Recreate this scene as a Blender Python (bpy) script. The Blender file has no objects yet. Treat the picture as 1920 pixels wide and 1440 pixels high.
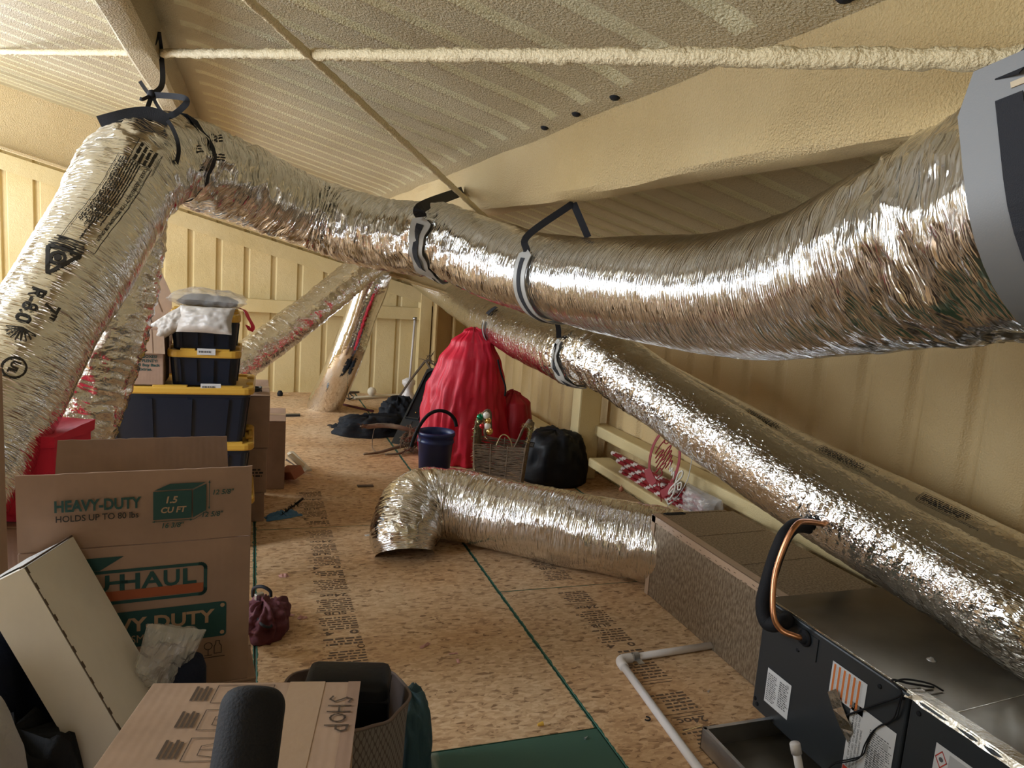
import bpy, bmesh, math, random
from mathutils import Vector, Matrix, noise
random.seed(7)
R = math.radians
PI = math.pi
sc = bpy.context.scene
COL = sc.collection

# ---------------------------------------------------------------- camera
F = 1387.0                       # focal length in pixels of the 1920x1440 frame
CAMZ = 1.66
AX = Vector((0.94269304, 0.01954145, 0.33308852))     # world X, Y, Z seen in camera axes (right, down, forward)
AY = Vector((-0.32558263, -0.16446958, 0.93109919))
AZ = Vector((0.07297795, -0.98618857, -0.14868197))
cam = bpy.data.cameras.new('camera')
cam.sensor_width = 36.0
cam.lens = 36.0 * F / 1920.0
cam.clip_start = 0.05
cam_o = bpy.data.objects.new('camera', cam)
COL.objects.link(cam_o)
right = Vector((AX[0], AY[0], AZ[0])); down = Vector((AX[1], AY[1], AZ[1])); fwd = Vector((AX[2], AY[2], AZ[2]))
mrot = Matrix((right, -down, -fwd)).transposed()
cam_o.matrix_world = Matrix.Translation((0, 0, CAMZ)) @ mrot.to_4x4()
sc.camera = cam_o

# ---------------------------------------------------------------- world, light, exposure
sc.view_settings.view_transform = 'Standard'
sc.view_settings.look = 'None'
sc.view_settings.gamma = 1.0
sc.view_settings.use_curve_mapping = False
sc.view_settings.exposure = 0.42
wd = bpy.data.worlds.new('World'); sc.world = wd
wd.use_nodes = True
wd.node_tree.nodes['Background'].inputs[0].default_value = (0.62, 0.76, 1.0, 1)
wd.node_tree.nodes['Background'].inputs[1].default_value = 1.2

def area(name, loc, target, sx, sy, power, col):
    l = bpy.data.lights.new(name, 'AREA'); l.shape = 'RECTANGLE'; l.size = sx; l.size_y = sy
    l.energy = power; l.color = col
    o = bpy.data.objects.new(name, l); COL.objects.link(o)
    o.location = loc
    o.rotation_euler = (Vector(target) - Vector(loc)).to_track_quat('-Z', 'Z').to_euler()
    return o
# daylight from far left and back; added fills near left and behind
area('window_daylight', (-4.3, 7.2, 1.9), (1.2, 6.0, 0.9), 3.8, 1.4, 250, (0.80, 0.90, 1.0))
area('window_daylight', (-3.62, 9.30, 1.45), (0.8, 3.5, 1.2), 1.3, 1.7, 140, (0.76, 0.88, 1.0))
area('window_daylight', (-4.3, 2.5, 1.85), (1.2, 2.5, 1.2), 3.4, 1.3, 225, (0.80, 0.89, 1.0))  # added fill for the near field, no such opening known there
area('doorway_daylight', (-0.6, -2.35, 1.9), (0.6, 3.0, 2.3), 2.2, 0.9, 12, (0.92, 0.95, 1.0))  # weak fill added behind the viewer; no doorway is built

# ---------------------------------------------------------------- pixel helpers (photo coordinates to metres)
def ray(px, py):
    r = Vector((px - 960.0, py - 720.0, F))
    return Vector((r.dot(AX), r.dot(AY), r.dot(AZ)))
C0 = Vector((0, 0, CAMZ))
def PD(px, py, d): return C0 + ray(px, py) * (d / F)
def PY(px, py, y):
    r = ray(px, py); return C0 + r * (y / r.y)
def PX(px, py, x):
    r = ray(px, py); return C0 + r * (x / r.x)
def PZ(px, py, z=0.0):
    r = ray(px, py); return C0 + r * ((z - CAMZ) / r.z)
def roof(x): return 2.56 - 0.25 * x

# ---------------------------------------------------------------- object helpers
MATS = {}
WM = {}                                             # world matrix of each thing's root
def tag(o, label=None, cat=None, group=None, kind=None):
    if label: o['label'] = label
    if cat: o['category'] = cat
    if group: o['group'] = group
    if kind: o['kind'] = kind
    return o
def thing(name, label, cat, loc=(0, 0, 0), rz=0.0, group=None, matrix=None):
    o = bpy.data.objects.new(name, None); COL.objects.link(o)
    o.empty_display_size = 0.1
    m = matrix if matrix is not None else Matrix.Translation(Vector(loc)) @ Matrix.Rotation(rz, 4, 'Z')
    o.matrix_world = m
    WM[o.name] = m.copy()
    return tag(o, label, cat, group)
def axes_matrix(o, x, y, z):
    m = Matrix((x, y, z)).transposed().to_4x4()
    m.translation = o
    return m
def mesh_from(name, verts, faces, mat, smooth=False, uvs=None):
    me = bpy.data.meshes.new(name)
    me.from_pydata([tuple(v) for v in verts], [], faces)
    if uvs is not None:
        ul = me.uv_layers.new(name='UVMap')
        data = []
        for l in me.loops: data.extend(uvs[l.vertex_index])
        ul.data.foreach_set('uv', data)
    if smooth:
        me.polygons.foreach_set('use_smooth', [True] * len(me.polygons))
    if mat: me.materials.append(mat)
    me.update()
    return me
def link(name, me, parent=None, world=False):
    o = bpy.data.objects.new(name, me); COL.objects.link(o)
    if parent is not None:
        o.parent = parent
        if world:
            me.transform(WM[parent.name].inverted())
    return o
class MB:
    """collects boxes, tubes and surfaces into ONE mesh"""
    def __init__(s): s.v = []; s.f = []; s.uv = []
    def add(s, vs, fs, uv=None):
        n = len(s.v)
        s.v.extend(Vector(v) for v in vs)
        s.uv.extend(uv if uv is not None else [(0.0, 0.0)] * len(vs))
        s.f.extend(tuple(i + n for i in f) for f in fs)
        return s
    def box(s, c, size, M=None, bev=0.0):
        bm = bmesh.new(); bmesh.ops.create_cube(bm, size=1.0)
        for v in bm.verts: v.co = Vector((v.co.x * size[0], v.co.y * size[1], v.co.z * size[2]))
        if bev > 0: bmesh.ops.bevel(bm, geom=list(bm.edges), offset=min(bev, min(size) * 0.45), segments=2, affect='EDGES', profile=0.5)
        bm.verts.index_update()
        c = Vector(c)
        vs = [(M @ v.co if M is not None else v.co) + c for v in bm.verts]
        fs = [[v.index for v in f.verts] for f in bm.faces]
        bm.free()
        return s.add(vs, fs)
    def slab(s, o, u, v, n):
        """parallelepiped: corner o, edge vectors u, v, n"""
        o, u, v, n = Vector(o), Vector(u), Vector(v), Vector(n)
        p = [o, o + u, o + u + v, o + v]
        return s.add(p + [q + n for q in p], [(3, 2, 1, 0), (4, 5, 6, 7), (0, 1, 5, 4), (1, 2, 6, 5), (2, 3, 7, 6), (3, 0, 4, 7)])
    def tube(s, pts, r, n=8, cap=True):
        """round tube along points; r number or list"""
        pts = [Vector(p) for p in pts]
        rr = r if isinstance(r, (list, tuple)) else [r] * len(pts)
        rings = []; a = None
        for i, p in enumerate(pts):
            t = (pts[min(i + 1, len(pts) - 1)] - pts[max(i - 1, 0)])
            t = t.normalized() if t.length > 1e-9 else Vector((0, 0, 1))
            if a is None:
                a = t.orthogonal().normalized()
            a = (a - t * a.dot(t))
            a = a.normalized() if a.length > 1e-6 else t.orthogonal().normalized()
            b = t.cross(a)
            rings.append([p + (a * math.cos(2 * PI * k / n) + b * math.sin(2 * PI * k / n)) * rr[i] for k in range(n)])
        vs = [q for g in rings for q in g]
        fs = [(i * n + k, i * n + (k + 1) % n, (i + 1) * n + (k + 1) % n, (i + 1) * n + k) for i in range(len(pts) - 1) for k in range(n)]
        if cap:
            fs += [tuple(range(n - 1, -1, -1)), tuple((len(pts) - 1) * n + k for k in range(n))]
        return s.add(vs, fs)
    def strip(s, left, right_, th=None):
        """ribbon between two point rows, with thickness vector list or number"""
        n = len(left); l = [Vector(p) for p in left]; r = [Vector(p) for p in right_]
        nor = []
        for i in range(n):
            t = l[min(i + 1, n - 1)] - l[max(i - 1, 0)]
            w = r[i] - l[i]
            q = t.cross(w); nor.append(q.normalized() * (th or 0.002) if q.length > 1e-12 else Vector((0, 0, th or 0.002)))
        vs = l + r + [l[i] + nor[i] for i in range(n)] + [r[i] + nor[i] for i in range(n)]
        fs = []
        for i in range(n - 1):
            a, b, c, d = i, i + 1, n + i, n + i + 1
            fs += [(a, c, d, b), (2 * n + a, 2 * n + b, 2 * n + d, 2 * n + c), (a, b, 2 * n + b, 2 * n + a), (c, 2 * n + c, 2 * n + d, d)]
        fs += [(0, 2 * n, 3 * n, n), (n - 1, 2 * n - 1, 4 * n - 1, 3 * n - 1)]
        return s.add(vs, fs)
    def lathe(s, prof, c=(0, 0, 0), n=24, M=None):
        c = Vector(c); vs = []
        for (r, z) in prof:
            for k in range(n):
                q = Vector((r * math.cos(2 * PI * k / n), r * math.sin(2 * PI * k / n), z))
                vs.append((M @ q if M is not None else q) + c)
        fs = [(i * n + k, i * n + (k + 1) % n, (i + 1) * n + (k + 1) % n, (i + 1) * n + k) for i in range(len(prof) - 1) for k in range(n)]
        if prof[0][0] > 1e-5: fs.append(tuple(range(n - 1, -1, -1)))
        if prof[-1][0] > 1e-5: fs.append(tuple((len(prof) - 1) * n + k for k in range(n)))
        return s.add(vs, fs)
    def prism(s, poly, O, U, V, N):
        """2-D outline poly on axes U,V pushed along N"""
        O, U, V, N = Vector(O), Vector(U), Vector(V), Vector(N); n = len(poly)
        a = [O + U * x + V * y for x, y in poly]
        return s.add(a + [p + N for p in a], [tuple(range(n - 1, -1, -1)), tuple(n + k for k in range(n))] + [(k, (k + 1) % n, n + (k + 1) % n, n + k) for k in range(n)])
    def build(s, name, mat, parent=None, smooth=False, world=False, label=None):
        me = mesh_from(name, s.v, s.f, mat, smooth, s.uv)
        o = link(name, me, parent, world)
        if label: o['label'] = label
        return o
def smooth_by_angle(o, deg=35):
    me = o.data
    me.polygons.foreach_set('use_smooth', [True] * len(me.polygons))
    try: me.set_sharp_from_angle(angle=R(deg))
    except Exception: pass
    return o
def catmull(pts, per=12):
    pts = [Vector(p) for p in pts]
    if len(pts) < 3:
        return [pts[0].lerp(pts[-1], i / per) for i in range(per + 1)]
    q = [pts[0] * 2 - pts[1]] + pts + [pts[-1] * 2 - pts[-2]]
    out = []
    for i in range(1, len(q) - 2):
        p0, p1, p2, p3 = q[i - 1], q[i], q[i + 1], q[i + 2]
        for k in range(per):
            t = k / per
            out.append(0.5 * ((2 * p1) + (p2 - p0) * t + (2 * p0 - 5 * p1 + 4 * p2 - p3) * t * t + (3 * p1 - p0 - 3 * p2 + p3) * t ** 3))
    out.append(pts[-1])
    return out

# ---------------------------------------------------------------- materials
def new_mat(name):
    m = bpy.data.materials.new(name); m.use_nodes = True
    nt = m.node_tree
    b = nt.nodes['Principled BSDF']
    MATS[name] = m
    return m, nt, b
def node(nt, t, **kw):
    n = nt.nodes.new(t)
    for k, v in kw.items():
        if k.startswith('_'): setattr(n, k[1:], v)
    return n
def plain(name, col, rough=0.5, metal=0.0, bump=0.0, scale=60.0, var=0.0, spec=None, coat=0.0, alpha=None):
    m, nt, b = new_mat(name)
    b.inputs['Base Color'].default_value = (*col, 1)
    b.inputs['Roughness'].default_value = rough
    b.inputs['Metallic'].default_value = metal
    if spec is not None: b.inputs['Specular IOR Level'].default_value = spec
    if coat: b.inputs['Coat Weight'].default_value = coat
    if alpha is not None: b.inputs['Alpha'].default_value = alpha
    tc = nt.nodes.new('ShaderNodeTexCoord')
    if bump or var:
        nz = nt.nodes.new('ShaderNodeTexNoise'); nz.inputs['Scale'].default_value = scale; nz.inputs['Detail'].default_value = 5
        nt.links.new(tc.outputs['Object'], nz.inputs['Vector'])
        if bump:
            bp = nt.nodes.new('ShaderNodeBump'); bp.inputs['Strength'].default_value = bump; bp.inputs['Distance'].default_value = 0.01
            nt.links.new(nz.outputs['Fac'], bp.inputs['Height']); nt.links.new(bp.outputs['Normal'], b.inputs['Normal'])
        if var:
            n2 = nt.nodes.new('ShaderNodeTexNoise'); n2.inputs['Scale'].default_value = scale * 0.12; n2.inputs['Detail'].default_value = 6
            nt.links.new(tc.outputs['Object'], n2.inputs['Vector'])
            rp = nt.nodes.new('ShaderNodeValToRGB')
            rp.color_ramp.elements[0].position = 0.3; rp.color_ramp.elements[1].position = 0.7
            rp.color_ramp.elements[0].color = (*[c * (1 - var) for c in col], 1)
            rp.color_ramp.elements[1].color = (*[min(1, c * (1 + var)) for c in col], 1)
            nt.links.new(n2.outputs['Fac'], rp.inputs['Fac']); nt.links.new(rp.outputs['Color'], b.inputs['Base Color'])
    return m
def foam(name, c1, c2, rough, strength, scale=70.0, spec=0.5):
    m, nt, b = new_mat(name)
    L = nt.links.new
    tc = nt.nodes.new('ShaderNodeTexCoord')
    geo = nt.nodes.new('ShaderNodeNewGeometry')
    n1 = nt.nodes.new('ShaderNodeTexNoise'); n1.inputs['Scale'].default_value = 1.3; n1.inputs['Detail'].default_value = 4
    L(geo.outputs['Position'], n1.inputs['Vector'])
    rp = nt.nodes.new('ShaderNodeValToRGB')
    rp.color_ramp.elements[0].position = 0.35; rp.color_ramp.elements[1].position = 0.68
    rp.color_ramp.elements[0].color = (*c1, 1); rp.color_ramp.elements[1].color = (*c2, 1)
    L(n1.outputs['Fac'], rp.inputs['Fac']); L(rp.outputs['Color'], b.inputs['Base Color'])
    n2 = nt.nodes.new('ShaderNodeTexNoise'); n2.inputs['Scale'].default_value = scale; n2.inputs['Detail'].default_value = 3; n2.inputs['Roughness'].default_value = 0.55
    L(geo.outputs['Position'], n2.inputs['Vector'])
    n3 = nt.nodes.new('ShaderNodeTexNoise'); n3.inputs['Scale'].default_value = 9; n3.inputs['Detail'].default_value = 2
    L(geo.outputs['Position'], n3.inputs['Vector'])
    b1 = nt.nodes.new('ShaderNodeBump'); b1.inputs['Strength'].default_value = strength; b1.inputs['Distance'].default_value = 0.03
    b2 = nt.nodes.new('ShaderNodeBump'); b2.inputs['Strength'].default_value = 0.35; b2.inputs['Distance'].default_value = 0.02
    L(n3.outputs['Fac'], b2.inputs['Height']); L(n2.outputs['Fac'], b1.inputs['Height']); L(b2.outputs['Normal'], b1.inputs['Normal'])
    L(b1.outputs['Normal'], b.inputs['Normal'])
    b.inputs['Roughness'].default_value = rough
    b.inputs['Specular IOR Level'].default_value = spec
    return m
foam('foam_ceiling', (0.59, 0.475, 0.27), (0.69, 0.57, 0.345), 0.36, 0.9, 130, 0.6)
foam('foam_rib', (0.70, 0.62, 0.36), (0.80, 0.73, 0.48), 0.40, 0.7, 130, 0.6)
foam('foam_beam', (0.64, 0.465, 0.215), (0.70, 0.53, 0.275), 0.48, 0.7, 150)
foam('foam_wall', (0.61, 0.475, 0.225), (0.69, 0.555, 0.30), 0.55, 0.3, 150)
foam('foam_wall_amber', (0.54, 0.375, 0.165), (0.64, 0.47, 0.235), 0.5, 0.4, 120)
foam('foam_rod', (0.68, 0.56, 0.33), (0.74, 0.62, 0.39), 0.6, 0.5, 110)

def foil(name, ku, kv, s1, s2, rough=0.13, col=(0.80, 0.795, 0.78), scrim=False, crum=26):
    """metallised duct jacket; UV is in metres: u round the tube, v along it"""
    m, nt, b = new_mat(name); L = nt.links.new
    b.inputs['Metallic'].default_value = 1.0
    b.inputs['Base Color'].default_value = (*col, 1)
    uv = nt.nodes.new('ShaderNodeUVMap')
    nd = nt.nodes.new('ShaderNodeTexNoise'); nd.inputs['Scale'].default_value = 7; nd.inputs['Detail'].default_value = 3
    L(uv.outputs['UV'], nd.inputs['Vector'])
    def layer(a, c, warp, detail):
        mp = nt.nodes.new('ShaderNodeMapping'); mp.inputs['Scale'].default_value = (a, c, 1); L(uv.outputs['UV'], mp.inputs['Vector'])
        ad = nt.nodes.new('ShaderNodeMixRGB'); ad.blend_type = 'ADD'; ad.inputs[0].default_value = warp
        L(mp.outputs['Vector'], ad.inputs[1]); L(nd.outputs['Color'], ad.inputs[2])
        n1 = nt.nodes.new('ShaderNodeTexNoise'); n1.inputs['Scale'].default_value = 1.0; n1.inputs['Detail'].default_value = detail; n1.inputs['Roughness'].default_value = 0.5
        try: n1.noise_type = 'RIDGED_MULTIFRACTAL'; n1.normalize = True
        except Exception: pass
        L(ad.outputs['Color'], n1.inputs['Vector']); return n1
    n1 = layer(ku, kv, 2.5, 2); n2 = layer(ku * 3.2, kv * 1.9, 5.0, 1)
    vo2 = nt.nodes.new('ShaderNodeTexVoronoi'); vo2.feature = 'F1'; vo2.inputs['Scale'].default_value = crum
    L(uv.outputs['UV'], vo2.inputs['Vector'])
    # how strongly the film is creased changes from place to place
    am = nt.nodes.new('ShaderNodeTexNoise'); am.inputs['Scale'].default_value = 5.5; am.inputs['Detail'].default_value = 3; L(uv.outputs['UV'], am.inputs['Vector'])
    ar = nt.nodes.new('ShaderNodeMapRange'); ar.inputs[1].default_value = 0.35; ar.inputs[2].default_value = 0.65; ar.inputs[3].default_value = 0.5 * s1; ar.inputs[4].default_value = 1.15 * s1; L(am.outputs['Fac'], ar.inputs[0])
    b1 = nt.nodes.new('ShaderNodeBump'); b1.inputs['Distance'].default_value = 0.009
    b3 = nt.nodes.new('ShaderNodeBump'); b3.inputs['Distance'].default_value = 0.004
    L(ar.outputs[0], b1.inputs['Strength']); L(ar.outputs[0], b3.inputs['Strength'])
    b2 = nt.nodes.new('ShaderNodeBump'); b2.inputs['Strength'].default_value = s2; b2.inputs['Distance'].default_value = 0.008
    L(vo2.outputs['Distance'], b2.inputs['Height']); L(n1.outputs['Fac'], b1.inputs['Height']); L(b2.outputs['Normal'], b1.inputs['Normal'])
    L(n2.outputs['Fac'], b3.inputs['Height']); L(b1.outputs['Normal'], b3.inputs['Normal'])
    last = b3
    if scrim:                                       # reinforcing threads under the film
        ch = nt.nodes.new('ShaderNodeTexBrick'); ch.offset = 0.0
        ch.inputs['Scale'].default_value = 1.0; ch.inputs['Mortar Size'].default_value = 0.0012
        ch.inputs['Brick Width'].default_value = 0.03; ch.inputs['Row Height'].default_value = 0.03
        L(uv.outputs['UV'], ch.inputs['Vector'])
        b4 = nt.nodes.new('ShaderNodeBump'); b4.inputs['Strength'].default_value = 0.35; b4.inputs['Distance'].default_value = 0.003
        L(ch.outputs['Fac'], b4.inputs['Height']); L(b3.outputs['Normal'], b4.inputs['Normal']); last = b4
    L(last.outputs['Normal'], b.inputs['Normal'])
    b.inputs['Roughness'].default_value = rough
    return m
foil('foil_pleated', 9, 120, 0.9, 0.12, 0.15)
foil('foil_crinkled', 45, 45, 0.75, 0.35, 0.14, scrim=True)
foil('foil_smooth', 26, 60, 0.5, 0.15, 0.2, (0.80, 0.78, 0.74))
foil('foil_tight', 14, 24, 0.25, 0.10, 0.10)

def osb(name):
    """strand board: short flakes lying in all directions, green sealed long edges (UV in metres, v long way, u from 0 to width)"""
    m, nt, b = new_mat(name); L = nt.links.new
    geo = nt.nodes.new('ShaderNodeNewGeometry')
    cols = []
    for i, (rot, sx, sy) in enumerate([(0.5, 30, 70), (1.45, 26, 64), (2.5, 34, 80)]):
        mp = nt.nodes.new('ShaderNodeMapping'); mp.inputs['Rotation'].default_value = (0, 0, rot); mp.inputs['Scale'].default_value = (sx, sy, 1)
        L(geo.outputs['Position'], mp.inputs['Vector'])
        vo = nt.nodes.new('ShaderNodeTexVoronoi'); vo.inputs['Scale'].default_value = 1.0; vo.feature = 'F1'
        L(mp.outputs['Vector'], vo.inputs['Vector'])
        sp = nt.nodes.new('ShaderNodeSeparateColor'); L(vo.outputs['Color'], sp.inputs[0])
        cols.append(sp.outputs[0])
    nz = nt.nodes.new('ShaderNodeTexNoise'); nz.inputs['Scale'].default_value = 16; nz.inputs['Detail'].default_value = 3
    L(geo.outputs['Position'], nz.inputs['Vector'])
    m1 = nt.nodes.new('ShaderNodeMix'); m1.data_type = 'FLOAT'
    gt = nt.nodes.new('ShaderNodeMath'); gt.operation = 'GREATER_THAN'; gt.inputs[1].default_value = 0.5
    L(nz.outputs['Fac'], gt.inputs[0]); L(gt.outputs[0], m1.inputs[0]); L(cols[0], m1.inputs[2]); L(cols[1], m1.inputs[3])
    m2 = nt.nodes.new('ShaderNodeMix'); m2.data_type = 'FLOAT'; m2.inputs[0].default_value = 0.35
    L(m1.outputs[0], m2.inputs[2]); L(cols[2], m2.inputs[3])
    rp = nt.nodes.new('ShaderNodeValToRGB'); e = rp.color_ramp.elements
    e[0].position = 0.04; e[0].color = (0.22, 0.128, 0.066, 1)
    e[1].position = 0.9; e[1].color = (0.68, 0.50, 0.315, 1)
    k = rp.color_ramp.elements.new(0.28); k.color = (0.50, 0.33, 0.187, 1)
    k = rp.color_ramp.elements.new(0.6); k.color = (0.60, 0.415, 0.245, 1)
    L(m2.outputs[0], rp.inputs['Fac'])
    big = nt.nodes.new('ShaderNodeTexNoise'); big.inputs['Scale'].default_value = 1.6; big.inputs['Detail'].default_value = 4
    L(geo.outputs['Position'], big.inputs['Vector'])
    tint = nt.nodes.new('ShaderNodeValToRGB'); tint.color_ramp.elements[0].position = 0.38; tint.color_ramp.elements[1].position = 0.62
    tint.color_ramp.elements[0].color = (0.98, 0.88, 0.78, 1); tint.color_ramp.elements[1].color = (1.0, 1.0, 1.0, 1)
    L(big.outputs['Fac'], tint.inputs['Fac'])
    mu = nt.nodes.new('ShaderNodeMixRGB'); mu.blend_type = 'MULTIPLY'; mu.inputs[0].default_value = 1
    L(rp.outputs['Color'], mu.inputs[1]); L(tint.outputs['Color'], mu.inputs[2])
    uv = nt.nodes.new('ShaderNodeUVMap'); sx = nt.nodes.new('ShaderNodeSeparateXYZ'); L(uv.outputs['UV'], sx.inputs[0])
    en = nt.nodes.new('ShaderNodeTexNoise'); en.inputs['Scale'].default_value = 30; L(geo.outputs['Position'], en.inputs['Vector'])
    ew = nt.nodes.new('ShaderNodeMath'); ew.operation = 'MULTIPLY'; ew.inputs[1].default_value = 0.018; L(en.outputs['Fac'], ew.inputs[0])
    lt = nt.nodes.new('ShaderNodeMath'); lt.operation = 'LESS_THAN'; L(sx.outputs[0], lt.inputs[0]); L(ew.outputs[0], lt.inputs[1])
    gm = nt.nodes.new('ShaderNodeMixRGB'); gm.inputs[2].default_value = (0.035, 0.12, 0.085, 1)
    L(lt.outputs[0], gm.inputs[0]); L(mu.outputs['Color'], gm.inputs[1])
    L(gm.outputs['Color'], b.inputs['Base Color'])
    bp = nt.nodes.new('ShaderNodeBump'); bp.inputs['Strength'].default_value = 0.25; bp.inputs['Distance'].default_value = 0.002
    L(m2.outputs[0], bp.inputs['Height']); L(bp.outputs['Normal'], b.inputs['Normal'])
    b.inputs['Roughness'].default_value = 0.62
    b.inputs['Specular IOR Level'].default_value = 0.3
    return m
osb('osb')

def green_board(name):
    """green sealed face of a turned sheet with pale scuffed bands"""
    m, nt, b = new_mat(name); L = nt.links.new
    geo = nt.nodes.new('ShaderNodeNewGeometry')
    mp = nt.nodes.new('ShaderNodeMapping'); mp.inputs['Rotation'].default_value = (0, 0, R(28)); mp.inputs['Scale'].default_value = (9, 1.6, 1)
    L(geo.outputs['Position'], mp.inputs['Vector'])
    n1 = nt.nodes.new('ShaderNodeTexNoise'); n1.inputs['Scale'].default_value = 1.2; n1.inputs['Detail'].default_value = 5; L(mp.outputs['Vector'], n1.inputs['Vector'])
    xs = nt.nodes.new('ShaderNodeSeparateXYZ'); L(geo.outputs['Position'], xs.inputs[0])
    fall = nt.nodes.new('ShaderNodeMapRange'); fall.inputs[1].default_value = 0.55; fall.inputs[2].default_value = 0.95; fall.inputs[3].default_value = 0.10; fall.inputs[4].default_value = -0.2
    L(xs.outputs[0], fall.inputs[0])
    ad = nt.nodes.new('ShaderNodeMath'); ad.operation = 'ADD'; L(n1.outputs['Fac'], ad.inputs[0]); L(fall.outputs[0], ad.inputs[1])
    rp = nt.nodes.new('ShaderNodeValToRGB'); e = rp.color_ramp.elements
    e[0].position = 0.50; e[0].color = (0.035, 0.10, 0.07, 1); e[1].position = 0.60; e[1].color = (0.20, 0.24, 0.19, 1)
    L(ad.outputs[0], rp.inputs['Fac']); L(rp.outputs['Color'], b.inputs['Base Color'])
    n2 = nt.nodes.new('ShaderNodeTexNoise'); n2.inputs['Scale'].default_value = 60; L(geo.outputs['Position'], n2.inputs['Vector'])
    bp = nt.nodes.new('ShaderNodeBump'); bp.inputs['Strength'].default_value = 0.2; bp.inputs['Distance'].default_value = 0.003
    L(n2.outputs['Fac'], bp.inputs['Height']); L(bp.outputs['Normal'], b.inputs['Normal'])
    b.inputs['Roughness'].default_value = 0.6
    return m
green_board('green_board')

def board(name, col, var=0.12, flute=420, rough=0.75):
    """corrugated cardboard"""
    m, nt, b = new_mat(name); L = nt.links.new
    tc = nt.nodes.new('ShaderNodeTexCoord')
    nz = nt.nodes.new('ShaderNodeTexNoise'); nz.inputs['Scale'].default_value = 7; nz.inputs['Detail'].default_value = 7; nz.inputs['Roughness'].default_value = 0.6
    L(tc.outputs['Object'], nz.inputs['Vector'])
    rp = nt.nodes.new('ShaderNodeValToRGB'); e = rp.color_ramp.elements
    e[0].position = 0.3; e[1].position = 0.7
    e[0].color = (*[c * (1 - var) for c in col], 1); e[1].color = (*[c * (1 + var) for c in col], 1)
    L(nz.outputs['Fac'], rp.inputs['Fac']); L(rp.outputs['Color'], b.inputs['Base Color'])
    wv = nt.nodes.new('ShaderNodeTexWave'); wv.inputs['Scale'].default_value = flute / 20.0; wv.bands_direction = 'X'; wv.inputs['Distortion'].default_value = 0.6
    L(tc.outputs['Object'], wv.inputs['Vector'])
    b1 = nt.nodes.new('ShaderNodeBump'); b1.inputs['Strength'].default_value = 0.06; b1.inputs['Distance'].default_value = 0.002
    L(wv.outputs['Fac'], b1.inputs['Height'])
    n2 = nt.nodes.new('ShaderNodeTexNoise'); n2.inputs['Scale'].default_value = 14; n2.inputs['Detail'].default_value = 3; L(tc.outputs['Object'], n2.inputs['Vector'])
    b2 = nt.nodes.new('ShaderNodeBump'); b2.inputs['Strength'].default_value = 0.2; b2.inputs['Distance'].default_value = 0.008
    L(n2.outputs['Fac'], b2.inputs['Height']); L(b1.outputs['Normal'], b2.inputs['Normal']); L(b2.outputs['Normal'], b.inputs['Normal'])
    b.inputs['Roughness'].default_value = rough; b.inputs['Specular IOR Level'].default_value = 0.25
    return m
board('cardboard', (0.34, 0.225, 0.165))
board('cardboard_light', (0.42, 0.29, 0.205))
board('cardboard_dark', (0.24, 0.155, 0.115))
board('white_board', (0.74, 0.70, 0.63), 0.06)
def ductboard(name):
    m, nt, b = new_mat(name); L = nt.links.new
    tc = nt.nodes.new('ShaderNodeTexCoord')
    mp = nt.nodes.new('ShaderNodeMapping'); mp.inputs['Scale'].default_value = (1, 1, 0.35); L(tc.outputs['Object'], mp.inputs['Vector'])
    n1 = nt.nodes.new('ShaderNodeTexNoise'); n1.inputs['Scale'].default_value = 110; n1.inputs['Detail'].default_value = 4; L(mp.outputs['Vector'], n1.inputs['Vector'])
    rp = nt.nodes.new('ShaderNodeValToRGB'); e = rp.color_ramp.elements
    e[0].position = 0.38; e[0].color = (0.18, 0.13, 0.085, 1); e[1].position = 0.66; e[1].color = (0.38, 0.31, 0.22, 1)
    L(n1.outputs['Fac'], rp.inputs['Fac']); L(rp.outputs['Color'], b.inputs['Base Color'])
    b.inputs['Metallic'].default_value = 0.55; b.inputs['Roughness'].default_value = 0.42
    bp = nt.nodes.new('ShaderNodeBump'); bp.inputs['Strength'].default_value = 0.25; bp.inputs['Distance'].default_value = 0.003
    L(n1.outputs['Fac'], bp.inputs['Height']); L(bp.outputs['Normal'], b.inputs['Normal'])
    return m
ductboard('ductboard')

plain('ink_black', (0.02, 0.018, 0.016), 0.7)
plain('ink_brown', (0.085, 0.055, 0.035), 0.8)
plain('ink_stamp', (0.125, 0.08, 0.05), 0.8)
plain('ink_teal', (0.012, 0.062, 0.058), 0.65)
plain('ink_orange', (0.34, 0.085, 0.03), 0.7)
plain('kraft_print', (0.40, 0.26, 0.16), 0.75)
plain('navy_plastic', (0.008, 0.014, 0.028), 0.32, bump=0.05, scale=200)
plain('yellow_plastic', (0.62, 0.36, 0.05), 0.42, bump=0.04, scale=120)
plain('navy_cloth', (0.012, 0.016, 0.032), 0.85, bump=0.3, scale=140, spec=0.2)
plain('black_cloth', (0.010, 0.011, 0.014), 0.8, bump=0.3, scale=90, spec=0.25)
plain('black_vinyl', (0.006, 0.007, 0.010), 0.5, bump=0.08, scale=60, spec=0.25)
plain('black_rubber', (0.008, 0.008, 0.010), 0.75, bump=0.2, scale=300, spec=0.3)
plain('webbing', (0.010, 0.011, 0.016), 0.75, bump=0.3, scale=600)
plain('red_cloth', (0.60, 0.008, 0.035), 0.5, bump=0.15, scale=40)
plain('red_nonwoven', (0.62, 0.012, 0.05), 0.75, bump=0.15, scale=300)
plain('dark_red_cloth', (0.40, 0.006, 0.02), 0.55, bump=0.15, scale=40)
plain('maroon_cloth', (0.11, 0.025, 0.035), 0.8, bump=0.25, scale=80)
plain('white_plastic_bag', (0.50, 0.46, 0.42), 0.4, bump=0.3, scale=18)
plain('clear_film', (0.75, 0.72, 0.68), 0.12, bump=0.5, scale=35, alpha=0.38)
plain('pvc', (0.72, 0.68, 0.66), 0.35)
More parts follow.
